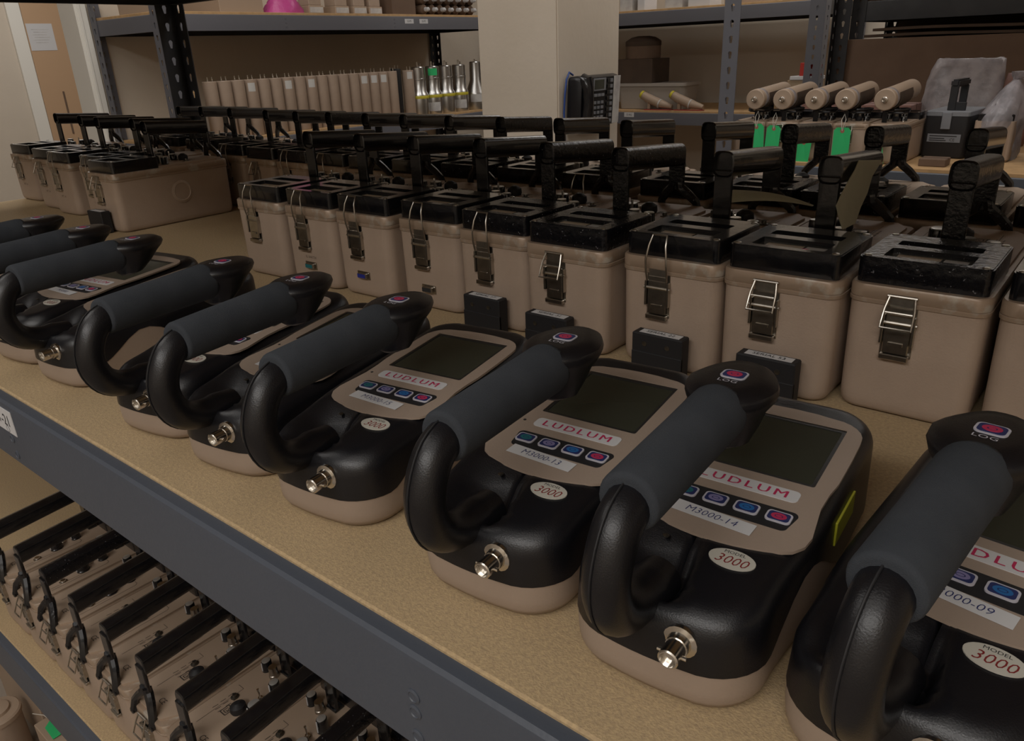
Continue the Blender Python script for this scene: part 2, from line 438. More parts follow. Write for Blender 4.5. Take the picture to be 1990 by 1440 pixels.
# ================================================================== analogue ratemeter case (tan can, black meter housing, carry handle)
CW, CL = 4.3, 21.4            # half width, length of the can
def latch_parts(t, u, v0, sgn, bail):
    """sgn=-1: latch on the face at v=0 looking to -v;  +1: on the far face.  bail 'up' or 'down'"""
    y = lambda d: v0+sgn*d
    def bx(mb, x0, x1, d0, d1, z0, z1, bev=0):
        a, b = sorted((y(d0), y(d1))); mb.box(x0, x1, a, b, z0, z1, bev, 1)
    base = MB(); bx(base, u-1.05, u+1.05, 0, .10, 4.6, 8.35, .03); bx(base, u-1.1, u-.92, 0, .5, 5.6, 7.7, .03); bx(base, u+.92, u+1.1, 0, .5, 5.6, 7.7, .03)
    base.tube([(u-1.2, y(.36), 7.15), (u+1.2, y(.36), 7.15)], .14, 8)
    for zz in (5.0, 8.05): base.lathe([(.16, -.02), (.16, .12)], (u, y(.06), zz), 'y', 8)
    L = base.obj('latch', 'chrome', t)
    lev = MB(); bx(lev, u-.85, u+.85, .22, .40, 4.9, 7.75, .06); bx(lev, u-.95, u+.95, .10, .55, 4.45, 4.85, .06)
    bx(lev, u-.5, u+.5, .40, .5, 5.5, 5.75, .03)
    lev.obj('latch_lever', 'chrome', L)
    w = MB()
    if bail == 'up':
        w.tube([(u-.88, y(.45), 7.75), (u-.95, y(.62), 8.6), (u-.92, y(.72), 9.6), (u-.75, y(.55), 10.7), (u-.62, y(.12), 11.5), (u+.62, y(.12), 11.5), (u+.75, y(.55), 10.7), (u+.92, y(.72), 9.6), (u+.95, y(.62), 8.6), (u+.88, y(.45), 7.75)], .09, 8)
        bx(w, u-.8, u+.8, .3, .42, 8.0, 8.12); bx(w, u-.78, u+.78, .28, .34, 7.7, 8.7)
    elif bail == 'down':
        w.tube([(u-.8, y(.35), 9.05), (u-.95, y(.75), 8.2), (u-1.0, y(1.25), 7.0), (u+1.0, y(1.25), 7.0), (u+.95, y(.75), 8.2), (u+.8, y(.35), 9.05)], .09, 8)
        w.tube([(u-.95, y(.35), 9.05), (u+.95, y(.35), 9.05)], .11, 8)
        bx(w, u-.8, u+.8, .2, .27, 8.3, 8.95); w.tube([(u-.9, y(.8), 8.0), (u+.9, y(.8), 8.0)], .07, 6)
    w.obj('latch_bail', 'chrome', L)
def case_proto(front_bail='down', wear='black_gloss', detail=True):
    t = thing('ratemeter', '', 'radiation meter')
    r = 1.15
    can = MB()
    rings = []
    for z, d in ((0, .55), (.12, .28), (.4, .10), (.9, .02), (1.5, 0), (8.5, -.08)): rings.append(rz(rrect(-CW+d, CW-d, d, CL-d, r, 5), z))
    can.loft(rings); can.obj('can', 'tan_paint', t, angle=50)
    rim = MB(); e = .17
    rings = [rz(rrect(-CW-e+d, CW+e-d, -e+d, CL+e-d, r, 5), z) for z, d in ((8.2, .17), (8.3, 0), (8.55, -.02), (8.6, .05), (8.66, 0), (9.45, 0), (9.58, .08), (9.6, .3))]
    rim.loft(rings); rim.obj('rim', 'tan_rim', t, angle=40)
    p = MB(); ch = 1.0
    o8 = [(-CW+.25, 8.3), (CW-.25, 8.3), (CW-.25, CL-1.9), (CW-1.4, CL-.3), (-CW+1.4, CL-.3), (-CW+.25, CL-1.9)]
    p.plate(o8, [], 9.58, 9.85); pn = p.obj('control_panel', 'tan_panel', t)
    # printing on the panel (readable from the far end)
    pr = MB(); fm = lambda x, y, z: (-x, -y, z)
    def strip(x0, y0, x1, y1, w=.05):
        a = Vector((x0, y0, 0)); b = Vector((x1, y1, 0)); d = (b-a).normalized(); nn = Vector((-d.y, d.x, 0))*w/2
        pr.add([a+nn+Vector((0, 0, 9.87)), a-nn+Vector((0, 0, 9.87)), b-nn+Vector((0, 0, 9.87)), b+nn+Vector((0, 0, 9.87))], [[0, 1, 2, 3]])
    cx, cy = .9, 16.3
    q = [(cx-.5, cy-.5), (cx+.5, cy-.5), (cx+.5, cy+.5), (cx-.5, cy+.5)]
    for i in range(4): strip(*q[i], *q[(i+1) % 4], .12)
    strip(cx+.25, cy-.3, cx+.25, cy+.28, .1); strip(cx+.28, cy+.26, cx-.28, cy+.26, .1)
    strip(cx+.05, cy-.3, cx-.2, cy+.0, .09); strip(cx-.2, cy, cx+.05, cy+.1, .09); strip(cx-.28, cy+.2, cx-.28, cy-.3, .1)
    strip(-3.2, 19.0, -3.2, 12.0); strip(-3.2, 12.0, -2.9, 11.7); strip(-2.9, 11.7, -2.2, 11.7); strip(-2.7, 19.0, -2.7, 14); strip(2.2, 19, 2.2, 13.6); strip(2.2, 13.6, 3.2, 13.6)
    pr.v, pr.f = pr.v, pr.f
    for k, (w, yy) in enumerate(((1.3, 17.6), (1.1, 18.0), (1.4, 18.4))):
        for j in range(3): strip(2.6-.55*k-.05*j+.0, 14.6+j*.9, 2.6-.55*k, 15.2+j*.9, .09)
    pr.obj('panel_printing', 'print_dark', pn)
    g2 = lambda x, y, z: (-(y)+2.6, -(-x)+0, z)
    text_mb('CE', .9, 0, 0, fmap=lambda x, y, z: (-y+.9, 19.4+0*x-.0-x*0+(-x), 9.87) if False else (-x-.6, -y+19.7, 9.88), z=0).obj('ce_mark', 'print_dark', pn)
    # black housing with two windows
    h = MB(); x0, x1, y0, y1 = -CW+.15, CW-.15, .35, 8.55
    rings = [rz(rrect(x0+d, x1-d, y0+d, y1-d, .55, 4), z) for z, d in ((9.45, .05), (9.55, 0), (11.0, 0))]
    h.loft(rings)
    W1 = rrect(-2.75, 2.75, 1.15, 3.75, .2, 2); W2 = rrect(-2.75, 2.75, 4.85, 6.35, .2, 2)
    h.plate(rrect(x0, x1, y0, y1, .55, 4), [W1, W2], 11.0, 11.35)
    h.plate(rrect(x0+.1, x1-.1, y0+.1, y1-.1, .5, 4), [W1, W2], 11.35, 11.42)
    hs = h.obj('meter_housing', wear, t, angle=30)
    for a, b in ((x0+.5, y0+.5), (x1-.5, y0+.5), (x0+.5, y1-.5), (x1-.5, y1-.5)): MB().lathe([(.26, 11.42), (.26, 11.47), (.2, 11.5)], (a, b, 0), n=10).obj('screw', 'chrome', hs)
    w1 = MB().plate(W1, [], 11.02, 11.05); w1 = w1.obj('meter_window', 'window_glass', hs)
    MB().plate([(-2.2, 1.5), (.6, 1.5), (.6, 3.4), (-2.2, 3.4)], [], 11.05, 11.06).obj('dial_scale', 'dial_tan', w1)
    MB().plate([(.8, 1.5), (2.3, 1.5), (2.3, 3.4), (.8, 3.4)], [], 11.05, 11.06).obj('dial_scale', 'dial_face', w1)
    MB().plate(W2, [], 11.02, 11.05).obj('meter_window', 'window_glass', hs)
    # knobs, switch, sockets on the panel
    def knob(x, y, rr, hh, cap=True):
        prof = [(rr*1.02, 9.85), (rr*1.02, 10.0), (rr*.96, 10.05), (rr*.92, 9.85+hh-.1), (rr*.85, 9.85+hh)]
        k = MB().lathe(prof, (x, y, 0), n=20).obj('knob', 'black_gloss', t)
        if cap:
            MB().lathe([(rr*.78, 9.85+hh), (rr*.78, 9.85+hh+.06), (rr*.7, 9.85+hh+.08)], (x, y, 0), n=18).obj('knob_cap', 'knob_alu', k)
            MB().box(x-.08, x+.08, y+rr*.93, y+rr*1.02, 10.0, 9.85+hh, 0).obj('knob_pointer', 'white_label', k)
    knob(-1.5, 11.9, .62, 1.5); knob(-1.9, 14.6, .8, 1.0); knob(2.6, 10.4, .6, 1.2)
    MB().lathe([(.75, 9.85), (.85, 10.1), (.8, 10.6), (.3, 10.95)], (-.3, 15.6, 0), n=18).obj('push_button', 'black_matte', t)
    m = MB().lathe([(.36, 9.85), (.36, 10.02), (.24, 10.05), (.24, 10.3)], (-1.0, 13.4, 0), n=10)
    m.tube([(-1.0, 13.4, 10.2), (-1.1, 13.55, 11.5)], [.08, .13], 8); m.obj('toggle_switch', 'nickel', t)
    m = MB().lathe([(.5, 9.85), (.5, 9.95), (.34, 10.0), (.32, 10.15)], (-2.4, 17.3, 0), n=14); m.obj('audio_socket', 'nickel', t)
    m = MB().lathe([(.45, 9.85), (.45, 9.95), (.25, 10.0), (.22, 10.25)], (1.9, 14.8, 0), n=12); m.obj('lamp_socket', 'dark_metal', t)
    m = MB().lathe([(.55, 9.85), (.55, 10.2), (.5, 10.25), (.48, 11.2), (.4, 11.2)], (.9, 10.6, 0), n=14); m.obj('probe_connector', 'chrome', t)
    # carry handle: sleeve, front post, forked rear post
    gp = MB(); secs = []
    def sec(y, zt, hw, hh):
        pts = []
        for k in range(20):
            a = 2*pi*k/20; ca, sa = cos(a), sin(a)
            pts.append(Vector((hw*(abs(ca)**.55)*(1 if ca > 0 else -1), y, zt-hh+hh*(abs(sa)**.62)*(1 if sa > 0 else -1))))
        return pts
    zt = lambda v: 17.05-(v-9.2)*.075
    for v, s_ in ((9.2, .88), (9.28, 1.0), (12, .98), (16, 1.0), (20.0, 1.02), (20.6, 1.02), (20.7, .9)): secs.append(sec(v, zt(v)-(1-s_)*1.1, .98*s_, 1.12*s_))
    g_ = gp.loft(secs, False, True); g_.loft([sec(9.2, zt(9.2)-.13, .86, .98), sec(9.75, zt(9.7)-.2, .80, .92)], False, True)
    hd = g_.obj('handle_grip', wear, t, angle=30)
    fp = MB()
    fp.box(-.82, .82, 9.35, 9.75, 9.85, 15.4, .08, 1); fp.box(-.85, .85, 8.75, 9.9, 9.85, 10.15, .06, 1)
    fp.obj('handle_post', wear, t)
    rp = MB()
    v = 20.5
    rp.box(-.88, .88, v, v+.38, 11.5, 15.0, .08, 1)
    for s in (-1, 1):
        pts = [(s*.38, v+.19, 12.3), (s*.5, v+.22, 11.7), (s*1.3, v+.5, 11.0), (s*2.0, v+.85, 10.2), (s*2.2, v+1.15, 8.9)]
        rp.tube(pts, [.46, .50, .48, .44, .46], 8, sx=1.0); rp.lathe([(.42, -.1), (.42, .25), (.3, .32)], (s*2.2, v+1.2, 8.9), 'y', 10)
    rp.obj('handle_fork', wear, t)
    latch_parts(t, -.75, 0-.0, -1, front_bail)
    latch_parts(t, .2, CL, 1, 'down')
    return t
CG = 'tan and black ratemeters on the near shelf'
pu = case_proto('up'); pd = case_proto('down'); pw = case_proto('down', 'black_worn'); puw = case_proto('up', 'black_worn')
protos = {'u': pu, 'd': pd, 'w': pw, 'v': puw}; used = set()
def place(kind, x, y, z, r, label, group, skip=()):
    p = protos[kind]
    if kind not in used and not skip:
        used.add(kind); p.location = P(x, y, z); p.rotation_euler.z = radians(r); p['label'] = label; p['group'] = group
        p['category'] = 'radiation meter'; return p
    return dup(p, (x, y, z), r, label, group, skip)
R1 = [('u', -85.8, 54.5, 2, 'leftmost tan ratemeter of the front row, open shelf to its left'),
      ('u', -76.2, 54.8, 1, 'tan ratemeter of the front row with dark lettering over a low socket'),
      ('u', -67.1, 55.2, 1, 'tan ratemeter of the front row with a blue socket on its face'),
      ('u', -57.4, 55.9, 1, 'tan ratemeter of the front row with a plain metal socket low on its face'),
      ('v', -47.9, 55.1, 0, 'tan ratemeter behind the leftmost black serial box of the front row'),
      ('w', -38.5, 53.9, 0, 'chipped black-lidded ratemeter with folded latch wire behind the second serial box'),
      ('u', -28.7, 54.8, 0, 'tan ratemeter with raised latch wire behind the box marked serial 22'),
      ('d', -19.7, 54.9, 0, 'tan ratemeter with a red patch in its window, behind serial 53'),
      ('w', -10.5, 55.9, 0, 'large worn-lidded ratemeter at the right, no serial box before it'),
      ('d', -1.2, 56.2, 0, 'ratemeter cut off by the right edge of the photo, front row')]
FR = []
for k, x, y, r, lb in R1: FR.append(place(k, x, y, 0, r, lb, 'front row of ratemeters'))
def socket(par, z, col, u=-.2):
    b = MB().box(u-1.0, u+1.0, -.12, .02, z-.45, z+.45, .03, 1); b.box(u-.7, u+.7, -.5, -.1, z-.3, z+.3, .08, 1)
    o = b.obj('serial_socket', 'chrome', par)
    MB().box(u-.62, u+.62, -.53, -.5, z-.22, z+.22).obj('socket_insert', col, o)
socket(FR[1], 2.6, 'btn_teal'); socket(FR[2], 2.6, 'connector_blue'); socket(FR[3], 2.3, 'ink_black')
text_mb('SL BARTEK', .42, -.1, 0, fmap=lambda x, y, z: (x, -.03, 3.6+y), bold=0).obj('face_lettering', 'print_dark', FR[1])
MB().plate(circle(.9, 2.4, .35, 8), [], 11.06, 11.08).obj('dial_patch', 'ink_red', child(FR[7], 'meter_housing'))
# second row
R2 = [(-174.0, 86.0), (-164.6, 86.0), (-151.0, 84.6), (-134.5, 82.0), (-123.4, 80.8), (-113.4, 80.4), (-103.2, 80.0), (-93.6, 79.6),
      (-83.4, 79.4), (-73.2, 79.4), (-63.0, 79.6), (-52.1, 79.1), (-40.8, 79.1), (-31.1, 79.1), (-22.2, 79.1), (-12.8, 79.4), (-3.4, 79.6)]
for i, (x, y) in enumerate(R2):
    kd = 'uddudvuddwdudwwdd'[i]
    place(kd, x-.9, y, 0, 0, 'ratemeter of the back row on the near shelf, '+ORD[len(R2)-1-i]+' from the right', 'back row of ratemeters on the near shelf')
# the group at the far left
RL = [('d', -134.8, 57.4, 2, 'large worn ratemeter showing its whole side, right end of the far left group'),
      ('u', -144.8, 60.4, 2, 'ratemeter tight against the left of the one showing its whole side'),
      ('u', -158.8, 60.5, 3, 'grey-lidded ratemeter third from the right in the far left group'),
      ('d', -169.0, 61.8, 3, 'ratemeter second from the left in the far left group'),
      ('d', -185.4, 63.8, 3, 'ratemeter at the left end of the far left group')]
for i, (k, x, y, r, lb) in enumerate(RL):
    o = place(k, x, y, 0, r, lb, 'far left group of ratemeters')
    text_mb('MT 14', .6, 0, 0, fmap=lambda x_, y_, z_: (x_-.2, -.03, 3.4+y_)).obj('face_lettering', 'print_dark', o)
    if i == 0:
        s = MB().lathe([(1.9, 0), (1.9, .16), (1.5, .3), (1.4, .2)], (4.3, 11.5, 5.2), 'x', 28)
        s.obj('side_boss', 'tan_paint', o)
        for a in (0, 2.1, 4.2): MB().lathe([(.12, 0), (.12, .02)], (4.41, 11.5+.4*cos(a), 5.2+.4*sin(a)), 'x', 8).obj('boss_hole', 'ink_black', o)
# lower shelf: same meters turned the other way round
LZ = -45.0
xs = [-107.8+i*7.95-.004*i*i for i in range(10)]
xs = [-107.4, -99.3, -91.6, -83.7, -76.0, -68.2, -60.4, -52.6, -44.8, -37.0]
names = ['ninth', 'eighth', 'seventh', 'sixth', 'fifth', 'fourth', 'third', 'second', 'first']
for i, x in enumerate(xs):
    k = 'ddwdddddwd'[i]
    lb = ['ratemeter farthest left on the lower shelf, beside bare board', 'second ratemeter from the far left on the lower shelf',
          'lower shelf ratemeter with a chip-worn handle, third from the far left', 'lower shelf ratemeter fourth from the far left',
          'lower shelf ratemeter fifth from the far left', 'lower shelf ratemeter sixth from the far left', 'lower shelf ratemeter seventh from the far left',
          'lower shelf ratemeter near the bottom edge, half under the shelf beam', 'lower shelf ratemeter cut off by the bottom edge, chipped handle',
          'nearest lower shelf ratemeter, almost hidden by the beam'][i]
    o = place(k, x, 42.4, LZ, 180, lb, 'ratemeters on the lower shelf')
    o.scale = (.88, 1, 1)
# black serial boxes in front of the ratemeters
def serial_box(x, y, r, txt, lb):
    t = thing('serial_box', lb, 'adapter box', (x, y, 0), r, 'black serial boxes leaning on ratemeter fronts')
    b = MB(); b.box(-2.3, 2.3, 0, 1.35, 0, 3.6, .1, 1); b.box(-2.3, 2.3, -.05, .3, 0, 2.0, .06, 1); b.obj('housing', 'black_matte', t)
    for u in (-1.1, 1.0): MB().lathe([(.22, 0), (.22, -.05), (.12, -.07)], (u, 0, 2.75), 'y', 10).obj('screw', 'dark_metal', t)
    l = MB().plate([(-1.75, .25), (1.9, .25), (1.9, 1.1), (-1.75, 1.1)], [], 3.6, 3.62).obj('serial_label', 'white_label', t)
    text_mb(txt, .62, .05, .66, sx=.98, z=3.635, bold=0).obj('label_text', 'ink_black', l)
serial_box(-48.0, 53.3, 0, 'SERIAL 17', 'black serial box leftmost of the four, beneath a raised latch')
serial_box(-39.3, 52.1, 0, 'SERIAL 31', 'black serial box second from left, behind the log head')
serial_box(-28.5, 52.9, 0, 'SERIAL 22', 'black box labelled SERIAL 22 with scuffed lower face')
serial_box(-19.4, 53.0, 0, 'SERIAL 53', 'black box labelled SERIAL 53, rightmost of the four')
t = thing('serial_box', 'tall black box before the ratemeter that shows its whole side', 'adapter box', (-135.4, 55.4, 0), 2, 'black serial boxes leaning on ratemeter fronts')
MB().box(-2.3, 2.3, 0, 1.6, 0, 3.6, .1, 1).obj('housing', 'black_matte', t); MB().plate([(-1.7, .3), (1.7, .3), (1.7, 1.2), (-1.7, 1.2)], [], 3.6, 3.62).obj('serial_label', 'white_label', t)

# ================================================================== shelving
def keyhole_cell(w, h=3.81):
    hole = []
    for i in range(9):
        a = radians(-30+240*i/8); hole.append((w/2+.55*cos(a), h*.62+.55*sin(a)))
    hole += [(w/2-.28, h*.28), (w/2+.28, h*.28)]
    return [(0, 0), (w, 0), (w, h), (0, h)], hole
def flange(mb, org, du, w, z0, z1, th=.2):
    """perforated post flange; org corner, du unit direction of the width"""
    o, hole = keyhole_cell(w); h = 3.81; du = Vector(du); nn = du.cross(Vector((0, 0, 1)))
    z = z0
    while z < z1:
        mb.plate(o, [hole], -th/2, th/2, lambda x, y, q, z=z: Vector(org)+du*x+Vector((0, 0, z+y))+nn*q); z += h
def post(par, name, x, y, dx, dy, z0, z1, m, w=4.4, label=None):
    mb = MB(); flange(mb, (x, y, 0), (dx, 0, 0), w, z0, z1); flange(mb, (x, y, 0), (0, dy, 0), w, z0, z1)
    o = mb.obj(name, m, par, angle=30)
    return o
def beam(par, p0, p1, ztop_, h, m, out, rivets=()):
    """C beam from p0 to p1 (x,y) with top flange; out = outward normal (x,y)"""
    p0 = Vector((*p0, 0)); p1 = Vector((*p1, 0)); d = (p1-p0); L = d.length; d.normalize(); n = Vector((*out, 0))
    prof = [(0, -h), (0, -.5), (-.06, -.2), (-.25, 0), (-1.5, 0), (-1.5, -.2), (-.35, -.2), (-.2, -.5), (-.2, -h+.2), (-1.2, -h+.2), (-1.2, -h)]
    r = [[p+n*a+Vector((0, 0, ztop_+b)) for a, b in prof] for p in (p0, p1)]
    mb = MB().loft(r)
    o = mb.obj('beam', m, par, angle=30)
    if rivets:
        s = MB()
        for (q, zz) in rivets:
            c = p0+d*q; M = Matrix.Translation(c+n*0+Vector((0, 0, ztop_+zz)))
            a = MB().lathe([(.42, -.02), (.42, .04), (.3, .10), (.26, .05), (.1, .03)], (0, 0, 0), 'y', 14)
            rot = Vector((0, 1, 0)).rotation_difference(n).to_matrix().to_4x4()
            a.xf(M @ rot); s.add(a.v, a.f)
        s.obj('rivets', m, o)
    return o
# near unit
U = thing('shelving_unit', 'grey steel shelving with particle boards that fills the foreground', 'shelf', (0, 0, -105))
def at105(mb):  # child geometry is written in shelf coordinates; parent sits on the floor
    return mb.xf(Matrix.Translation((0, 0, 105)))
def deck(par, x0, x1, y0, y1, z0, z1, m, name='deck', bev=.12):
    return MB().box(x0, x1, y0, y1, z0+105, z1+105, bev, 1).obj(name, m, par)
X0, X1, YF, YB = -190.2, 54, 18.2, 107.0
deck(U, X0+.3, X1-.3, YF+1.0, YB-1.0, -1.6, 0, 'particle_board')
deck(U, X0+.3, X1-.3, YF+1.0, YB-1.0, LZ-1.6, LZ, 'particle_board')
deck(U, X0+.3, X1-.3, YF+1.0, YB-1.0, 43.5, 45.1, 'particle_board')
rv = []
for xx in (-71.9, -22.1, 27.5):
    for zz in (-2.6, -3.6, -5.2): rv.append((xx-X0, zz))
for zt_, m_ in ((-.25, 'grey_paint'), (LZ-.25, 'grey_paint'), (44.8, 'charcoal_steel')):
    beam(U, (X0, YF), (X1, YF), zt_+105, 6.0, m_, (0, -1), rv if zt_ < 10 else ())
    beam(U, (X0, YB), (X1, YB), zt_+105, 6.0, m_, (0, 1))
    beam(U, (X0, YF), (X0, YB), zt_+105, 6.0, m_, (-1, 0)); beam(U, (X1, YF), (X1, YB), zt_+105, 6.0, m_, (1, 0))
for x, y, dx, dy in ((X0, YB+.2, 1, -1), (X0, YF-.2, 1, 1), (X1, YF-.2, -1, 1), (X1, YB+.2, -1, -1)):
    post(U, 'post', x, y, dx, dy, 0, 105+75, 'charcoal_steel', 4.6)
tagb = MB().plate([(-75.5, -3.0), (-70.2, -3.0), (-70.2, -.7), (-75.5, -.7)], [], -.03, .03, lambda x, y, z: (x, YF-.05+z, y+105-.2))
lb = tagb.obj('bay_label', 'white_label', U)
text_mb('S1-21', 1.5, 0, 0, fmap=lambda x, y, z: (-72.6+x, YF-.1, 105-2.05+y), bold=.0).obj('label_text', 'ink_black', lb)
def carton(name, x0, x1, y0, y1, z0, z1, lb, m='cardboard', group=None, rot=0):
    cx, cy = (x0+x1)/2, (y0+y1)/2
    t = thing(name, lb, 'box', (cx, cy, z0), rot, group)
    w, d, h = (x1-x0)/2, (y1-y0)/2, z1-z0
    MB().box(-w, w, -d, d, 0, h, .15, 1).obj('carton_body', m, t)
    f = MB(); f.box(-w-.03, w+.03, -.04*d, .04*d, h-.0, h+.05); f.box(-w-.03, -w, -.04*d, .04*d, h*.7, h); f.box(w, w+.03, -.04*d, .04*d, h*.7, h)
    f.obj('packing_tape', 'cardboard_dark', t)
    return t
# left end unit
Lu = thing('shelving_unit', 'grey steel shelving across the far left holding a row of tan tubes', 'shelf', (0, 0, -105))
LX0, LX1, LY0, LY1 = -308.5, -262, 141.5, 318
for zt_ in (0, 42.3, -45):
    deck(Lu, LX0+.5, LX1-1, LY0+.5, LY1-.5, zt_-1.5, zt_, 'particle_far')
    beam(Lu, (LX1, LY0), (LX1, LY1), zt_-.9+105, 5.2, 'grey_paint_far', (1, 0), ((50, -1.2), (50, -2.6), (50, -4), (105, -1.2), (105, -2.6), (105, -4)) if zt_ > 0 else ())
    beam(Lu, (LX0, LY0), (LX0, LY1), zt_-.9+105, 5.2, 'charcoal_steel', (-1, 0))
    beam(Lu, (LX0, LY0), (LX1, LY0), zt_-.9+105, 5.2, 'grey_paint_far', (0, -1)); beam(Lu, (LX0, LY1), (LX1, LY1), zt_-.9+105, 5.2, 'charcoal_steel', (0, 1))
post(Lu, 'post', LX1+.2, LY0-.2, -1, 1, 0, 105+44, 'grey_paint_far', 4.0); post(Lu, 'post', LX0-.2, LY0-.2, 1, 1, 0, 105+44, 'grey_paint_far', 4.0)
post(Lu, 'post', LX0-.2, LY1+.2, 1, -1, 0, 105+44, 'charcoal_steel', 4.0); post(Lu, 'post', LX1+.2, LY1+.2, -1, -1, 0, 105+44, 'charcoal_steel', 4.0)
for y0 in (252.4, 261.2):
    l = MB().box(LX1, LX1+.06, y0, y0+5.2, 38.6+105, 40.4+105).obj('bay_label', 'white_label', Lu)
    for j, tx in enumerate(('S2-P5',)):
        text_mb(tx, 1.1, 0, 0, fmap=lambda x, y, z, y0=y0: (LX1+.09, y0+2.6+x, 39.5+105+y)).obj('label_text', 'ink_black', l)
# far unit
Fu = thing('shelving_unit', 'grey steel shelving at the back right of the pillar', 'shelf', (0, 0, -105))
FX0, FX1, FY0, FY1 = -300, -119.5, 357, 415
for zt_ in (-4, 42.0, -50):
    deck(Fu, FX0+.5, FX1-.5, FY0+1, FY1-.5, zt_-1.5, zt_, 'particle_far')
    beam(Fu, (FX0, FY0), (FX1, FY0), zt_-.9+105, 5.6, 'grey_paint_far', (0, -1)); beam(Fu, (FX0, FY1), (FX1, FY1), zt_-.9+105, 5.6, 'charcoal_steel', (0, 1))
    beam(Fu, (FX1, FY0), (FX1, FY1), zt_-.9+105, 5.6, 'charcoal_steel', (1, 0)); beam(Fu, (FX0, FY0), (FX0, FY1), zt_-.9+105, 5.6, 'charcoal_steel', (-1, 0))
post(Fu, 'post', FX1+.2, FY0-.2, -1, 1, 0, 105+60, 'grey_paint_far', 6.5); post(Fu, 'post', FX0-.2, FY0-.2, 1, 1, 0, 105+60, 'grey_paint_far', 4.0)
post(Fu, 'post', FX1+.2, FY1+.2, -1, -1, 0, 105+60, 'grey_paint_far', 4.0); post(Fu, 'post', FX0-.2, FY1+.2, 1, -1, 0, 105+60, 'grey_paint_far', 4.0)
l = MB().box(-215.5, -209.8, FY0-.07, FY0, 105-7.2, 105-5.0).obj('bay_label', 'white_label', Fu)
text_mb('S3-R2', 1.4, 0, 0, fmap=lambda x, y, z: (-212.6+x, FY0-.1, 105-6.1+y)).obj('label_text', 'ink_black', l)
# middle unit across the back aisle
Mu = thing('shelving_unit', 'grey steel shelving across the back aisle holding tagged ratemeters', 'shelf', (0, 0, -105))
MX0, MX1, MY0, MY1 = -95.5, 60, 208, 298
deck(Mu, MX0+.5, MX1-.5, MY0+.8, MY1-.5, 76.5, 78, 'particle_far')
for zt_ in (-4, -50):
    deck(Mu, MX0+.5, MX1-.5, MY0+.8, MY1-.5, zt_-1.5, zt_, 'particle_far')
    beam(Mu, (MX0, MY0), (MX1, MY0), zt_-.9+105, 5.6, 'grey_paint', (0, -1)); beam(Mu, (MX0, MY1), (MX1, MY1), zt_-.9+105, 5.6, 'charcoal_steel', (0, 1))
    beam(Mu, (MX0, MY0), (MX0, MY1), zt_-.9+105, 5.6, 'charcoal_steel', (-1, 0)); beam(Mu, (MX1, MY0), (MX1, MY1), zt_-.9+105, 5.6, 'charcoal_steel', (1, 0))
post(Mu, 'post', MX0, MY0-.2, 1, 1, 0, 105+80, 'grey_paint_far', 4.4); post(Mu, 'post', MX1, MY0-.2, -1, 1, 0, 105+80, 'grey_paint_far', 4.4)
post(Mu, 'post', MX0, MY1+.2, 1, -1, 0, 105+80, 'charcoal_steel', 4.6); post(Mu, 'post', MX1, MY1+.2, -1, -1, 0, 105+80, 'charcoal_steel', 4.6)
l = MB().plate(rrect(-27.6, -23.2, -8.9, -6.6, .5, 3), [], -.05, .05, lambda x, y, z: (x, MY0-.06+z, y+105)).obj('bay_label', 'white_label', Mu)
# dark unit behind it, with cardboard
Du = thing('shelving_unit', 'dark steel shelving behind the middle unit, loaded with cardboard', 'shelf', (0, 0, -105))
DX0, DX1, DY0, DY1 = -92, 60, 303, 350
for zt_ in (38, -4):
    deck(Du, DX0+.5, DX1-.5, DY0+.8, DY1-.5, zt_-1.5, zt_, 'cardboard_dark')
    for a, b, n_ in (((DX0, DY0), (DX1, DY0), (0, -1)), ((DX0, DY1), (DX1, DY1), (0, 1)), ((DX0, DY0), (DX0, DY1), (-1, 0))): beam(Du, a, b, zt_-.9+105, 6.2, 'charcoal_steel', n_)
for x, y, dx, dy in ((DX0, DY0-.2, 1, 1), (DX1, DY0-.2, -1, 1), (DX0, DY1+.2, 1, -1), (DX1, DY1+.2, -1, -1)): post(Du, 'post', x, y, dx, dy, 0, 105+70, 'charcoal_steel', 4.6)

# ================================================================== room
struct('floor', MB().box(-612, 152, -262, 432, -115, -105), 'floor_tile')
struct('ceiling', MB().box(-612, 152, -262, 432, 160, 168), 'ceiling_white')
struct('wall_back', MB().box(-612, 152, 420, 432, -105, 160), 'wall_paint')
struct('wall_right', MB().box(140, 152, -250, 420, -105, 160), 'wall_paint')
struct('wall_front', MB().box(-612, 152, -262, -250, -105, 160), 'wall_paint')
struct('wall_left', MB().box(-322, -310, 138.5, 420, -105, 160), 'wall_paint')
struct('wall_hall', MB().box(-612, -600, -250, 420, -105, 160), 'wall_paint')
struct('wall_pillar', MB().box(-203, -167, 232, 272, -105, 160, .5, 2), 'wall_paint')
tr = MB(); tr.box(-322.6, -309.4, 136.8, 138.5, -105, 160, .2, 1); tr.box(-310, -309.2, 137.2, 141, -105, 160, .25, 1); tr.box(-309.4, -308.9, 137.8, 138.8, -105, 160, .15, 1)
struct('trim_1', tr, 'white_trim')
tr = MB(); tr.box(-600, -597.5, 221.5, 230, -105, 125, .4, 1); tr.box(-600, -597.5, 316, 324, -105, 125, .4, 1); tr.box(-600, -597.5, 221.5, 324, 117, 125, .4, 1)
struct('trim_2', tr, 'white_trim')
d = struct('door_1', MB().box(-600, -598, 230.3, 315.7, -104.5, 117, .2, 1), 'door_paint')
h = MB(); h.box(-598, -597.4, 243.6, 244.8, -16, 12, .2, 1)
hh = h.obj('door_handle', 'cardboard'); hh.parent = d; hh.location = (0, 0, 0); 
nt_ = MB().box(-598, -597.8, 230.8, 247.2, 38.2, 54.8); nn_ = nt_.obj('paper_notice', 'white_label')
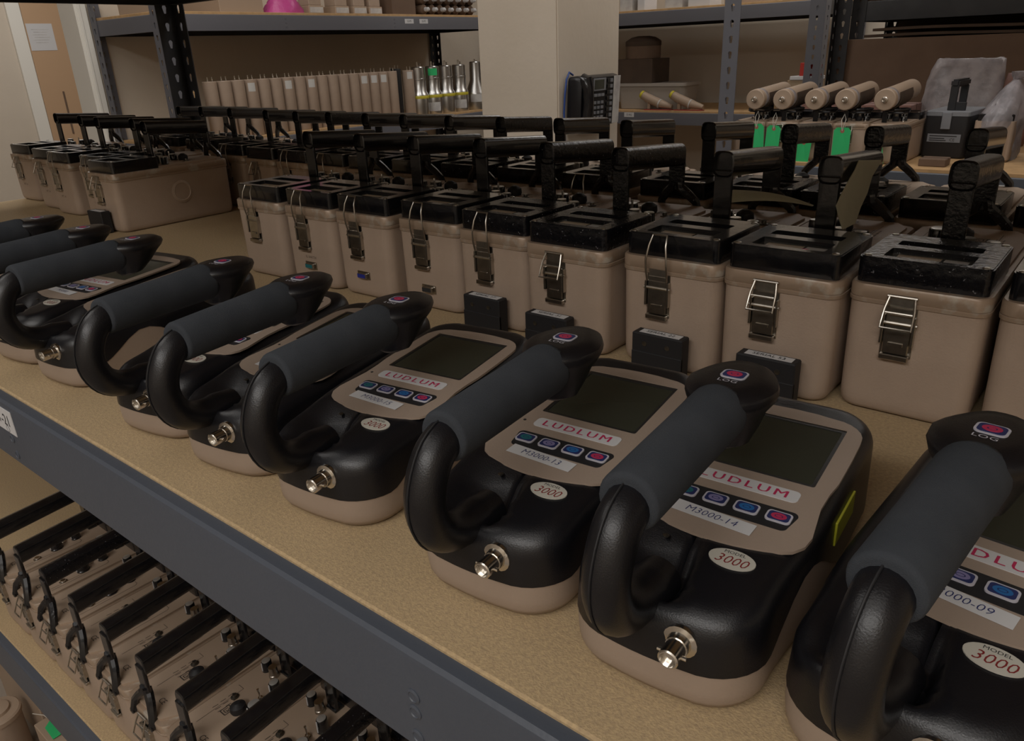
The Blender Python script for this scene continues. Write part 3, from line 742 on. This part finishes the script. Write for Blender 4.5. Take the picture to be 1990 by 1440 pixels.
for k in range(6): MB().box(-597.8, -597.75, 233.5+(k % 2), 244.5-(k % 3), 51-1.6*k, 51.35-1.6*k).obj('printed_line', 'paper').parent = nn_
for c_ in kids(nn_): c_.location = (0, 0, 0)
if True: tag(nn_, 'white sheet of paper taped to the tan door', 'notice')

# ================================================================== left unit: tubes
GT = 'tan tubes lined up on the left unit'
def tube_thing(x, y, z, lb, group, r=2.62, h=19.8, m='tan_paint', white=0, loc=None):
    t = thing('detector_tube', lb, 'tube', (x, y, z), 0, group)
    MB().lathe([(r-.1, 0), (r, .15), (r, h-.2), (r-.15, h)], n=24).obj('tube_body', m, t)
    c = MB()
    for dx, dy in ((.6, -.9), (.6, .9)): c.lathe([(.32, h), (.32, h+.6), (.2, h+.65), (.2, h+1.5)], (dx, dy, 0), n=8)
    c.obj('connectors', 'nickel', t)
    if white:
        a = [radians(-50+k*14) for k in range(5)]
        vs = []
        for q in a: vs += [(cos(q)*(r+.03), sin(q)*(r+.03), h-white-3), (cos(q)*(r+.03), sin(q)*(r+.03), h-white)]
        MB().add(vs, [[2*k, 2*k+2, 2*k+3, 2*k+1] for k in range(4)]).obj('paper_label', 'paper', t)
    return t
TY = [159.5+5.47*i for i in range(17)]
for i, y in enumerate(TY):
    tube_thing(-268, y, 0, ('tan tube with a paper label, ' if i in (3, 6, 8, 13, 14, 15) else 'plain tan tube, ')+ORD[i]+' from left in the left unit row', GT, 2.68 if i else 2.5, 19.8, 'tan_paint', 1.2 if i in (3, 6, 8, 13, 14, 15) else 0)
tube_thing(-268, 257.2, 0, 'tan tube standing alone between the dark tube and the steel ones', 'tubes between the row and the steel ones', 2.6, 19.8, 'tan_paint', .6)
tube_thing(-270, 251.9, 0, 'dark tube after the last tan tube of the row', 'tubes between the row and the steel ones', 2.3, 20.6, 'black_matte')
def steel_tube(y, lb, flare=0, band=True, label=0, green=0):
    t = thing('steel_detector', lb, 'tube', (-268, y, 0), 0, 'steel tubes at the right end of the left unit')
    if flare: pr = [(4.9, 0), (5.0, .2), (5.0, 6.6), (4.8, 8.0), (2.8, 13.5), (2.6, 21.6), (2.3, 22)]
    else: pr = [(4.0, 0), (4.1, .2), (4.1, 8.6), (3.9, 9.4), (3.2, 10.6), (3.15, 15.2), (3.3, 15.3), (3.3, 16), (3.15, 16.1), (3.15, 20.6), (2.8, 21)]
    MB().lathe(pr, n=28).obj('tube_body', 'steel_tube', t)
    c = MB(); c.lathe([(.45, 20.9), (.45, 23.0), (.25, 23.1)], (.6, -.9, 0), n=8); c.lathe([(.35, 20.9), (.35, 22.4)], (.3, .9, 0), n=8); c.obj('connectors', 'nickel', t)
    if band and not flare: MB().lathe([(4.13, 7.4), (4.16, 7.45), (4.16, 8.6), (4.1, 8.7)], n=28).obj('yellow_band', 'yellow_band', t)
    def lab(z0, z1, r, m, nm):
        vs = []
        for k in range(6):
            q = radians(-80+k*16); vs += [(cos(q)*r, sin(q)*r, z0), (cos(q)*r, sin(q)*r, z1)]
        MB().add(vs, [[2*k, 2*k+2, 2*k+3, 2*k+1] for k in range(5)]).obj(nm, m, t)
    if label: lab(1.5, 5.4, 4.16, 'paper', 'paper_label')
    if flare: lab(3.6, 7.2, 5.06, 'paper', 'paper_label')
    if green: lab(17.0, 20.0, 3.22, 'tag_green', 'green_tape')
steel_tube(263.8, 'first steel tube after the tan ones, half hidden')
steel_tube(272.8, 'steel tube with green tape near its top and yellow band', label=1, green=1)
steel_tube(281.6, 'steel tube with yellow band but no paper label')
steel_tube(291.0, 'steel tube with yellow band and white paper label, no tape', label=1)
steel_tube(302.8, 'flared steel tube, rightmost of the group', flare=1)
# top shelf goods on the left unit
TZ = 42.3
carton('cardboard_box', -290, -266, 249.5, 263.5, TZ, TZ+16, 'cardboard box on top of the left unit, nearest the pillar')
carton('cardboard_box', -292, -268, 144, 152, TZ, TZ+9, 'low grey carton at the left end of the top shelf', 'tan_panel')
carton('cardboard_box', -292, -267, 168, 186, TZ, TZ+7, 'long cream carton left of the pink bag on top shelf', 'tan_panel')
bag = MB(); n = 14; rings = []
for j in range(7):
    a = j/6; rings.append([Vector((cos(2*pi*k/n)*(5.5*(1-a)**.45+.05)*(1+.12*sin(5*k+j)), sin(2*pi*k/n)*(9*(1-a*.9)**.6)*(1+.12*sin(3*k+2*j)), 8.0*a)) for k in range(n)])
b = bag.loft(rings).obj('pink_bag', 'pink_plastic', loc=(-270, 197, TZ), angle=80); tag(b, 'crumpled pink plastic bag on top of the left unit', 'bag')
for i, y in enumerate((211, 224, 233.5, 242)):
    t = thing('detector_stack', 'pale two-tier instrument block right of the pink bag, '+ORD[i]+' from the left', 'instrument', (-272, y, TZ), 0, 'pale instrument blocks on top of the left unit')
    MB().box(-4, 4, -3.6, 3.6, 0, 3, .2, 1).obj('base_block', 'tan_panel', t); MB().box(-3.5, 3.5, -3, 3, 3, 9, .2, 1).obj('upper_block', 'tan_paint', t)
    MB().box(4, 4.1, -3.2, 3.2, .4, 2.4).obj('paper_label', 'paper', t)
for i in range(7):
    t = thing('wrapped_probe', 'lower brown probe by the pillar on the top shelf, '+ORD[i]+' from the left', 'probe', (-272, 268.5+i*5.2, TZ), 0, 'brown probes at the right end of the top shelf')
    MB().lathe([(1.9, -10), (2.1, -9.5), (2.1, 6), (1.2, 7)], (0, 0, 2.1), 'x', 14).obj('probe_body', 'cardboard', t); MB().lathe([(1.0, 7), (.9, 8.8), (.4, 9.4)], (0, 0, 2.1), 'x', 10).obj('probe_tip', 'white_label', t)
    t2 = dup(t, (-272, 268.5+i*5.2, TZ+4.15), 0, t['label'].replace('lower', 'upper'))
# board leaning at the left end
bd = MB().box(-3, -1.8, 0, 6, 0, 17, .1, 1).obj('wood_board', 'particle_far', loc=(-262, 146.3, 0)); tag(bd, 'short tan board standing behind the left unit front post', 'board')

# ================================================================== pillar phone
ph = thing('desk_phone', 'black office telephone hung on the right face of the pillar', 'telephone', (-166.8, 249.5, -1), 0)
b = MB()
rings = []
for x, d, zz in ((0, 1.2, 0), (.6, .3, 0), (3.5, 0, 0), (5.2, .4, 0), (6.0, .9, 0)): rings.append([Vector((x+(.9*(z/17.0)), y, z)) for y, z in rrect(-14+d, 12.5-d, d, 18-d, 1.5, 4)])
b.loft(rings).obj('phone_body', 'black_plastic', ph)
hs = MB()
hs.tube([(5.0, -11, 1.2), (6.8, -11, 1.6), (7.9, -11, 4), (8.2, -11, 9), (8.0, -11, 13.5), (7.2, -11, 16.2), (5.8, -11, 16.6)], [2.3, 2.6, 2.1, 1.9, 2.1, 2.6, 2.3], 12)
hs.obj('handset', 'black_gloss', ph)
fx = lambda z: 6.15+.9*z/17
def pbox(y0, y1, z0, z1, nm, m, d=.25): 
    mb = MB().box(0, d, y0, y1, z0, z1, .05, 1); 
    for i, v in enumerate(mb.v): mb.v[i] = Vector((v.x+fx(v.z)-.1, v.y, v.z))
    return mb.obj(nm, m, ph)
pbox(-6, 2.2, 12.6, 16.8, 'display_frame', 'phone_grey'); pbox(-5.3, .9, 13.1, 16.3, 'display', 'screen', .3)
for r in range(8):
    pbox(3.0, 4.6, 1.2+r*2.0, 2.4+r*2.0, 'memory_key', 'black_gloss', .35); pbox(5.2, 6.6, 1.2+r*2.0, 2.4+r*2.0, 'memory_key', 'phone_grey', .4)
pbox(7.6, 12.0, .6, 17.2, 'name_strip', 'paper', .2)
for r in range(4):
    for c in range(3): pbox(-5.5+c*2.4, -4.0+c*2.4, 3.0+r*1.7, 4.0+r*1.7, 'number_key', 'phone_grey', .4)
for c in range(3): pbox(-5.5+c*2.4, -3.6+c*2.4, 10.6, 11.6, 'soft_key', 'phone_grey', .4)
cb = MB().tube([(-166.2, 240, 17.2), (-165.8, 237.2, 18.2), (-165.6, 235.2, 16), (-165.8, 234.4, 11), (-166.1, 234.2, 5), (-166.0, 234.4, -2), (-165.9, 235, -20), (-165.9, 236, -104)], .35, 8)
tag(cb.obj('network_cable', 'cable_blue'), 'blue network cable running down beside the phone', 'cable')

# ================================================================== far unit goods
FZ = -4
tt = thing('round_tin', 'dark brown round tin on top of the brown carton by the pillar', 'tin', (-214, 372, FZ+24.0), 0)
MB().lathe([(8.6, 0), (8.8, .2), (8.8, 6.5), (8.5, 6.7)], n=36).obj('tin_body', 'cardboard', tt); MB().lathe([(9.0, 6.0), (9.0, 8.0), (8.7, 8.4), (6, 10.0), (3, 10.6)], n=36).obj('tin_lid', 'cardboard_dark', tt)
carton('cardboard_box', -226, -203.6, 363, 381, FZ+12.6, FZ+24, 'brown carton under the round tin, on the clear bin', 'cardboard_dark')
bn = MB(); rings = [rz(rrect(-19+d, 19-d, -9+d, 9-d, 2.5, 4), z) for z, d in ((0, 1.2), (.3, .9), (11.0, 0), (11.1, -.7), (12.6, -.7))]
tag(bn.loft(rings).obj('storage_bin', 'plastic_bin', loc=(-205, 372.5, FZ)), 'cloudy plastic storage bin on the far shelf behind the phone', 'bin')
for i, (x, lb) in enumerate(((-200.2, 'left one of the two wrapped probes on red sheets'), (-183.5, 'right one of the two wrapped probes on red sheets'))):
    t = thing('wrapped_probe', lb, 'probe', (x, 361.5, FZ), 0)
    MB().box(-5.5, 9.5, -2.2, 1.2, 0, .4, .1, 1).obj('red_sheet', 'red_base', t)
    m = MB().tube([(-7, -.6, 7.2), (-4, -.4, 5.6), (2, 0, 3.2), (9, .6, 1.5)], [1.9, 2.2, 2.2, 1.1], 14); m.obj('probe_body', 'tan_panel', t)
    m = MB().tube([(-7.9, -.7, 7.7), (-6.8, -.6, 7.1)], [1.7, 2.1], 14); o = m.obj('probe_end', 'yellow_band', t)
    MB().tube([(-8.2, -.75, 7.85), (-7.8, -.7, 7.6)], [1.0, 1.3], 12).obj('probe_cap', 'red_box', o)
    for q in (-3.2, 2.5): MB().tube([(q-.3, 0, (5.2 if q < 0 else 3.0)), (q+.3, 0, (4.95 if q < 0 else 2.8))], 2.35, 14).obj('tie_band', 'paper', t)
    MB().box(-4.2, -2.6, -1.0, 1.0, .4, 3.6, .2, 1).obj('support_foot', 'tan_panel', t)
t = thing('parts_tray', 'white tray holding red packets at the right end of the far shelf', 'tray', (-124, 362, FZ), 0)
MB().box(-9, 4.2, -4, 4, 0, 13.6, .2, 1).obj('tray_stand', 'wall_brown', t)
MB().box(-8, 4.4, -4.4, 4.4, 13.6, 15.2, .2, 1).obj('tray', 'white_label', t)
for k in range(3): MB().box(-4.2+k*2.6, -1.8+k*2.6, -3.5, 3, 15.2, 20.6-.3*k, .15, 1).obj('red_packet', 'red_box', t)
for i, (x0, w, h, m, lb) in enumerate(((-221, 7, 12, 'paper', 'pale pouch on top of the far unit next to the pillar'), (-211, 4, 12, 'white_label', 'white upright folder on top of the far unit'),
      (-196, 9, 7, 'paper', 'first white printed box on top of the far unit'), (-184, 11, 8, 'white_label', 'second white printed box on top of the far unit'), (-166, 34, 6, 'tan_panel', 'long tan tray near the right end of the top far shelf'))):
    carton('stored_box', x0, x0+w, 360, 372, 42.0, 42.0+h, lb, m)

# ================================================================== middle unit goods
MZ = -4
TAG_G = 'ratemeters with detector tubes on the middle unit'
MC = [(-88.0, 211.4), (-79.2, 211.6), (-70.4, 212.0), (-61.6, 212.0), (-52.8, 212.6)]
TDX = [1.6, .2, -.4, -1.6, -1.2]
place_lb = ['ratemeter at the left end of the middle unit, green tag tied on', 'second ratemeter from left on the middle unit', 'third ratemeter from left on the middle unit', 'fourth ratemeter from left on the middle unit', 'fifth ratemeter from left, beside the black instrument']
tube_lb = ['leftmost tan detector tube strapped on a handle', 'second tan detector tube from the left', 'third detector tube, its far half in grey wrap', 'fourth detector tube, second from the right', 'rightmost detector tube, clear of the others']
for i, (x, y) in enumerate(MC):
    o = dup(pd, (x, y+21.4, MZ), 180, place_lb[i], TAG_G, skip=('handle_grip', 'handle_fork', 'handle_post'))
    for ya in (.8, 10.8):
        ps = MB().box(-.6+TDX[i], .6+TDX[i], ya, ya+.4, 9.85, 12.55+.05*ya, .08, 1)
        ps.xf(Matrix.Rotation(pi, 4, 'Z')); ps.xf(Matrix.Translation((0, 21.4, 0))); ps.obj('clip_post', 'black_gloss', o)
    cr = MB()
    rings = []
    for v in (2.6, 14.0):
        rr = []
        for k in range(9):
            a = radians(200+190*k/8); rr.append(Vector((TDX[i]+2.85*cos(a), v, 15.4+(v*.05)+2.85*sin(a))))
        for k in range(9):
            a = radians(390-190*k/8); rr.append(Vector((TDX[i]+2.68*cos(a), v, 15.4+(v*.05)+2.68*sin(a))))
        rings.append(rr)
    cr.loft(rings); cr.xf(Matrix.Rotation(pi, 4, 'Z')); cr.xf(Matrix.Translation((0, 21.4, 0))); cr.obj('tube_clip', 'cardboard_dark', o)
    t = thing('detector_tube', tube_lb[i], 'tube', (x+TDX[i], y-1.2, MZ+15.4), 0, 'detector tubes clipped over the tagged ratemeters')
    m = MB().lathe([(2.35, 0), (2.55, .15), (2.58, 1.6), (2.5, 1.65), (2.5, 20 if i != 4 else 24), (2.2, 20.6 if i != 4 else 24.8)], n=28, axis='y'); m.xf(Matrix.Rotation(radians(2.8), 4, 'X'))
    m.obj('tube_body', 'tan_panel', t)
    m = MB().lathe([(2.53, 1.9), (2.56, 2.0), (2.56, 3.4), (2.53, 3.5)], n=28, axis='y'); m.xf(Matrix.Rotation(radians(2.8), 4, 'X')); m.obj('clear_band', 'clear_wrap', t)
    m = MB().lathe([(.75, .1), (.75, -.3), (.55, -.35), (.5, -1.5), (.3, -1.5), (.25, -1.0)], n=14, axis='y'); m.obj('tube_socket', 'nickel', t)
    cbm = MB(); pts = []
    for k in range(26):
        a = k*.62; pts.append((x+2.6*cos(a)*(1+.1*sin(k)), y+7+4.4*sin(a)*(1+.07*cos(2*k)), MZ+11.9+.03*k+.3*sin(a*.7)))
    tag(cbm.tube(pts, .28, 6).obj('coiled_cable', 'cable_black'), 'black cable coiled beneath the '+['leftmost', 'second', 'third', 'fourth', 'rightmost'][i]+' of the five detector tubes', 'cable', 'cables coiled on the tagged ratemeters')
def green_tag(x, y, ztop_, w, h, tilt, lb, short=False):
    t = thing('green_tag', lb, 'tag', (x, y, ztop_), 0, 'green tags tied to ratemeters')
    R = Matrix.Rotation(radians(tilt), 4, 'Y')
    o8 = [(-w/2, -h), (w/2, -h), (w/2, -.8), (w/2-.7, 0), (-w/2+.7, 0), (-w/2, -.8)]
    fm = lambda a, b, c: R @ Vector((a, c-.15*sin(b), b))
    MB().plate(o8, [circle(0, -.85, .2, 10)], -.03, .03, fm).obj('card', 'tag_green', t)
    MB().plate(circle(0, -.85, .5, 14), [circle(0, -.85, .2, 10)], -.07, .07, fm).obj('eyelet', 'eyelet_red', t)
    MB().tube([R @ Vector((0, -.1, -.85)), Vector((-.25, -.2, .4)), Vector((-.5, .1, 1.8)), Vector((.0, .5, 3.2)), Vector((.5, .3, 1.9)), Vector((.25, -.2, .4)), R @ Vector((0, .1, -.85))], .09, 6).obj('string', 'string_white', t)
green_tag(-85.3, 209.9, 5.2, 4.0, 7.0, -4, 'leftmost green card tag hanging on white string')
green_tag(-80.4, 209.9, 4.9, 3.8, 7.0, 3, 'green card tag second from left, hanging straight')
green_tag(-72.0, 209.9, 1.6, 3.9, 9.2, 5, 'longest green card tag, hanging below a near handle')
green_tag(-62.8, 210.2, 4.8, 4.2, 7.2, 0, 'green card tag right of the low one, fully visible')
green_tag(-55.0, 210.6, 1.0, 3.9, 5.0, -12, 'green card tag mostly hidden behind a near handle')
# black instrument
t = thing('instrument_case', 'black instrument with a grey latch and printed plate on the middle unit', 'instrument', (-43.0, 229, MZ), -4)
c = MB(); c.loft([rz(rrect(-5.1+d, 5.1-d, d, 16-d, 1.0, 4), z) for z, d in ((0, .6), (.2, .2), (.8, 0), (10.4, -.1))]); c.obj('case_body', 'black_matte', t)
MB().loft([rz(rrect(-5.2+d, 5.2-d, -.15+d, 16.15-d, 1.0, 4), z) for z, d in ((10.4, 0), (11.4, 0), (11.6, .2))]).obj('case_rim', 'phone_grey', t)
MB().box(-1.1, 1.1, -.5, -.1, 7.2, 11.3, .1, 1).obj('latch', 'phone_grey', t)
pl = MB().box(-3.9, 3.9, -.16, -.05, 4.0, 6.0).obj('rating_plate', 'phone_grey', t)
text_mb('CE', 1.0, 0, 0, fmap=lambda x, y, z: (2.0+x, -.18, 4.6+y)).obj('plate_text', 'ink_black', pl)
for k, (a, b, z) in enumerate(((-3.4, 3.0, 5.5), (-3.4, .2, 4.9), (-3.4, .6, 4.4))): MB().box(a, b, -.18, -.15, z-.12, z+.12).obj('plate_lines', 'ink_black', pl)
hm = MB(); hm.box(-.9, .9, 2.2, 3.0, 11.6, 17.6, .15, 1); hm.box(-1.0, 1.0, 2.0, 12.5, 17.2, 19.0, .4, 2); hm.box(-.9, .9, 11.2, 12.0, 11.6, 17.4, .15, 1); hm.box(-1, 3.2, 2.4, 3.2, 11.6, 13.6, .1, 1)
hm.obj('handle', 'black_matte', t)
# wrapped instrument right of it
t = thing('wrapped_instrument', 'instrument bundled in crinkled clear plastic, right of the black instrument', 'instrument', (-31.9, 226, MZ), 0)
MB().loft([rz(rrect(-4.3+d, 4.3-d, d, 18-d, 1.0, 4), z) for z, d in ((0, .4), (.6, 0), (9.6, 0))]).obj('case_body', 'tan_paint', t)
MB().box(-3.9, 3.9, .6, 8, 9.6, 11.2, .2, 1).obj('meter_housing', 'black_gloss', t)
hm = MB(); hm.box(-.8, .8, 8.6, 9, 9.6, 15, .1, 1); hm.box(-.9, .9, 8.5, 17.5, 15, 16.8, .4, 2); hm.box(-.8, .8, 16.8, 17.2, 9.6, 15, .1, 1); hm.obj('handle', 'black_gloss', t)
rnd = random.Random(3); rings = []; n = 40
for j in range(13):
    a = j/12; z = 18.6*a; s = 1.0 if a < .5 else (1-((a-.5)/.5)**1.6*.78)
    rings.append([Vector((max(0, a-.45)*3.6+cos(2*pi*k/n)*4.9*s*(1+rnd.uniform(-.09, .09)), 9+sin(2*pi*k/n)*11*s*(1+rnd.uniform(-.07, .07)), z+rnd.uniform(-.3, .3) if j else .02)) for k in range(n)])
for j in range(3): rings.append([Vector((2.1+j*.5+cos(2*pi*k/n)*(1.2+.8*j*.8)*(1+rnd.uniform(-.2, .2)), 9+sin(2*pi*k/n)*(1.5+1.1*j)*(1+rnd.uniform(-.2, .2)), 18.8+j*.9)) for k in range(n)])
MB().loft(rings).obj('plastic_wrap', 'clear_wrap', t, angle=80)
t = thing('instrument_case', 'black instrument cut off by the right edge on the middle unit', 'instrument', (-17.0, 221, MZ), 3)
c = MB(); c.loft([rz(rrect(-5.4+d, 5.4-d, d, 16-d, 1.0, 4), z) for z, d in ((0, .6), (.2, .2), (.8, 0), (9.4, -.1))]); c.obj('case_body', 'black_matte', t)
MB().loft([rz(rrect(-5.5+d, 5.5-d, -.15+d, 16.15-d, 1.0, 4), z) for z, d in ((9.4, 0), (11.0, 0), (11.2, .2))]).obj('case_rim', 'cardboard', t)
MB().box(-4.2, 1.0, -.16, -.05, 3.6, 5.6).obj('rating_plate', 'phone_grey', t)
# crinkled wrapped parcels and cartons behind
def parcel(name, x, y, z, w, d, h, m, lb, cat, rot=0, seed=1, curl=0):
    rr_ = random.Random(seed); rings = []; n = 32
    for j in range(9):
        a = j/8; s = 1-.12*(2*a-1)**4
        rings.append([Vector((cos(2*pi*k/n)*w/2*s*(abs(cos(2*pi*k/n))**-.35 if abs(cos(2*pi*k/n)) > .35 else 1.35)*(1+rr_.uniform(-.03, .03)), sin(2*pi*k/n)*d/2*s*(1+rr_.uniform(-.06, .06))+curl*a*a, h*a+(rr_.uniform(-.3, .3) if 0 < j else 0))) for k in range(n)])
    o = MB().loft(rings).obj(name, m, loc=(x, y, z), angle=80); o.rotation_euler.z = radians(rot); return tag(o, lb, cat)
parcel('bubble_parcel', -47, 262, MZ, 20, 6, 23.0, 'clear_wrap', 'tall bubble-wrapped sheet standing behind the black instrument', 'parcel', -4, 2, 5)
parcel('brown_parcel', -32.5, 262, MZ, 8, 6, 19, 'pink_wrap', 'reddish brown wrapped parcel beside the bubble-wrapped sheet', 'parcel', 0, 4, 1)
parcel('brown_parcel', -19, 262, MZ, 16, 8, 15, 'pink_wrap', 'reddish brown wrapped parcel behind the right black instrument', 'parcel', 0, 9, 0)
carton('brown_carton', -92, -72, 262, 276, MZ, MZ+12.2, 'pinkish brown carton behind the left tubes on middle unit', 'pink_wrap')
carton('brown_carton', -70.5, -56.5, 250, 262, MZ, MZ+11.4, 'pinkish brown carton behind the right tubes on middle unit', 'pink_wrap')
carton('brown_carton', -44.6, -38.6, 212.5, 218, MZ, MZ+1.8, 'flat scrap of cardboard before the black instrument', 'cardboard')
bx_ = parcel('grey_sleeve', -49.9, 236, MZ, 3.4, 6, 9.0, 'phone_grey', 'narrow grey plastic sleeve left of the black instrument', 'sleeve', 0, 6)
# cardboard panel and sagging sheets on the dark unit
pn_ = MB().box(-94.5, 20, 300.2, 301.4, MZ, 25.2, .1, 1).obj('cardboard_backing', 'cardboard'); tag(pn_, 'large brown cardboard panel standing behind the middle unit goods', 'cardboard panel')
carton('dark_filler', -84, 20, 305, 340, MZ, MZ+29, 'dark carton hidden behind the tall cardboard, holding up the flat sheets', 'cardboard_dark')
carton('dark_filler', -86, 20, 341, 346, MZ, MZ+35.3, 'narrow added dark block hiding the bright wall behind the flat sheets', 'cardboard_dark')  # added to cover the strip of bright wall between sheets and beam
for k in range(2):
    n = 24; x0, x1 = -86.5+3*k, 30
    vs = []; fs = []
    for i in range(n+1):
        x = x0+(x1-x0)*i/n
        zc = 25.6+k*1.9+.25*sin(i*.45)
        for y, dz in ((300.6-1.3*k, 0), (338, 0)): vs += [(x, y, zc), (x, y, zc+.85)]
    for i in range(n):
        a = i*4; b = a+4
        fs += [[a, b, b+1, a+1], [a+2, a+3, b+3, b+2], [a+1, b+1, b+3, a+3], [a, a+2, b+2, b]]
    fs += [[0, 1, 3, 2], [n*4, n*4+2, n*4+3, n*4+1]]
    o = MB().add(vs, fs).obj('cardboard_sheet', 'cardboard_dark'); tag(o, ['lowest flat cardboard sheet stored above the cardboard panel', 'upper flat cardboard sheet stored above the cardboard panel'][k], 'cardboard sheet')
carton('dark_filler', -87.5, -30, 306, 344, 38, 58, 'added dark brown block filling the darkness on top of the dark unit', 'cardboard_dark')  # added blocks that make the dark area above this shelf
carton('dark_filler', -29.5, 40, 306, 344, 38, 56, 'second added dark block on the dark unit, cut off at the right', 'cardboard_dark')  # added like the one before, keeps bright wall out of the dark area
# things on the floor under the lower shelf
BZ = -105
carton('cardboard_box', -176, -150.6, 28, 50, BZ, BZ+21, 'larger plain carton on the floor at the lower left corner', 'tan_panel')
b2_ = carton('cardboard_box', -146, -122, 25.5, 46, BZ, BZ+13, 'low carton with a small white sticker on the floor at lower left', 'tan_panel')
MB().plate([(-11.5, -4), (-10.2, -4), (-10.2, 1), (-11.5, 1)], [], 13.0, 13.06).obj('white_sticker', 'white_label', b2_)
t = thing('tan_canister', 'tan lidded canister at the lower left corner of the photo', 'canister', (-157.5, 22.4, BZ), 0)
MB().lathe([(4.0, 0), (4.1, .2), (4.1, 10.5), (3.9, 10.6)], n=28).obj('canister_body', 'tan_paint', t)
MB().lathe([(4.4, 10.5), (4.4, 11.4), (4.1, 11.7), (2.6, 11.8), (2.5, 12.4), (2.1, 12.5)], n=28).obj('canister_lid', 'tan_panel', t)
t = thing('green_tag', 'green card tag lying on the low carton at the lower left', 'tag', (-141.5, 28, BZ+13.1), 0)
MB().plate([(-2.6, -.3), (-1.6, -1.5), (2.6, -1.7), (2.6, 1.9), (-1.4, 1.7), (-2.6, .6)], [], 0, .06, lambda x, y, z: (x, y, z+.12*(x/2.6)**2)).obj('card', 'tag_green', t)
MB().tube([(-2.3, 0, .25), (-4.2, -.5, .9), (-7, -1.6, .4)], .09, 6).obj('string', 'string_white', t)
# beige card tags on the near ratemeters
rows = [((-18.5, 67.1, 16.4), (-18.5, 73.9, 15.6)), ((-18.4, 66.0, 15.8), (-18.4, 72.8, 15.2)), ((-18.4, 64.8, 15.2), (-18.4, 71.3, 14.6)), ((-18.2, 62.5, 14.4), (-18.2, 69.7, 13.4)), ((-18.0, 60.9, 13.8), (-18.1, 67.9, 12.5)), ((-17.9, 61.8, 12.6), (-18.0, 66.9, 11.8)), ((-17.8, 62.6, 11.7), (-17.9, 66.1, 11.5))]
vs = []; fs = []
for a, b in rows: vs += [a, b, (a[0]+.06, a[1], a[2]), (b[0]+.06, b[1], b[2])]
for i in range(len(rows)-1):
    a = i*4; b = a+4; fs += [[a, b, b+1, a+1], [a+2, a+3, b+3, b+2], [a, a+2, b+2, b], [a+1, b+1, b+3, a+3]]
o = MB().add(vs, fs).obj('card_tag', 'tag_beige', angle=80); tag(o, 'long beige card tag hanging from a handle at the right', 'tag')
vs = []; fs = []; n = 14
for i in range(n+1):
    a = i/n; x = -31.6+8.0*a; z = 11.2+.55*sin(a*2.6)-.2*a; w = 1.2*(1-.85*a)
    vs += [(x, 72.0-w+1.0*a, z), (x, 72.0+w+1.0*a, z+.9*(1-a)), (x, 72-w+.0+1.0*a, z+.06), (x, 72+w+1.0*a, z+.06+.9*(1-a))]
for i in range(n):
    a = i*4; b = a+4; fs += [[a, b, b+1, a+1], [a+2, a+3, b+3, b+2], [a, a+2, b+2, b], [a+1, b+1, b+3, a+3]]
o = MB().add(vs, fs).obj('card_tag', 'tag_beige', angle=80); tag(o, 'beige card tag lying across the knobs of the serial 22 ratemeter', 'tag')

# a hair of clearance under everything that stands on something
for o in bpy.data.objects:
    if o.parent is None and o.get('category') and o['category'] != 'shelf': o.location.z += .0004
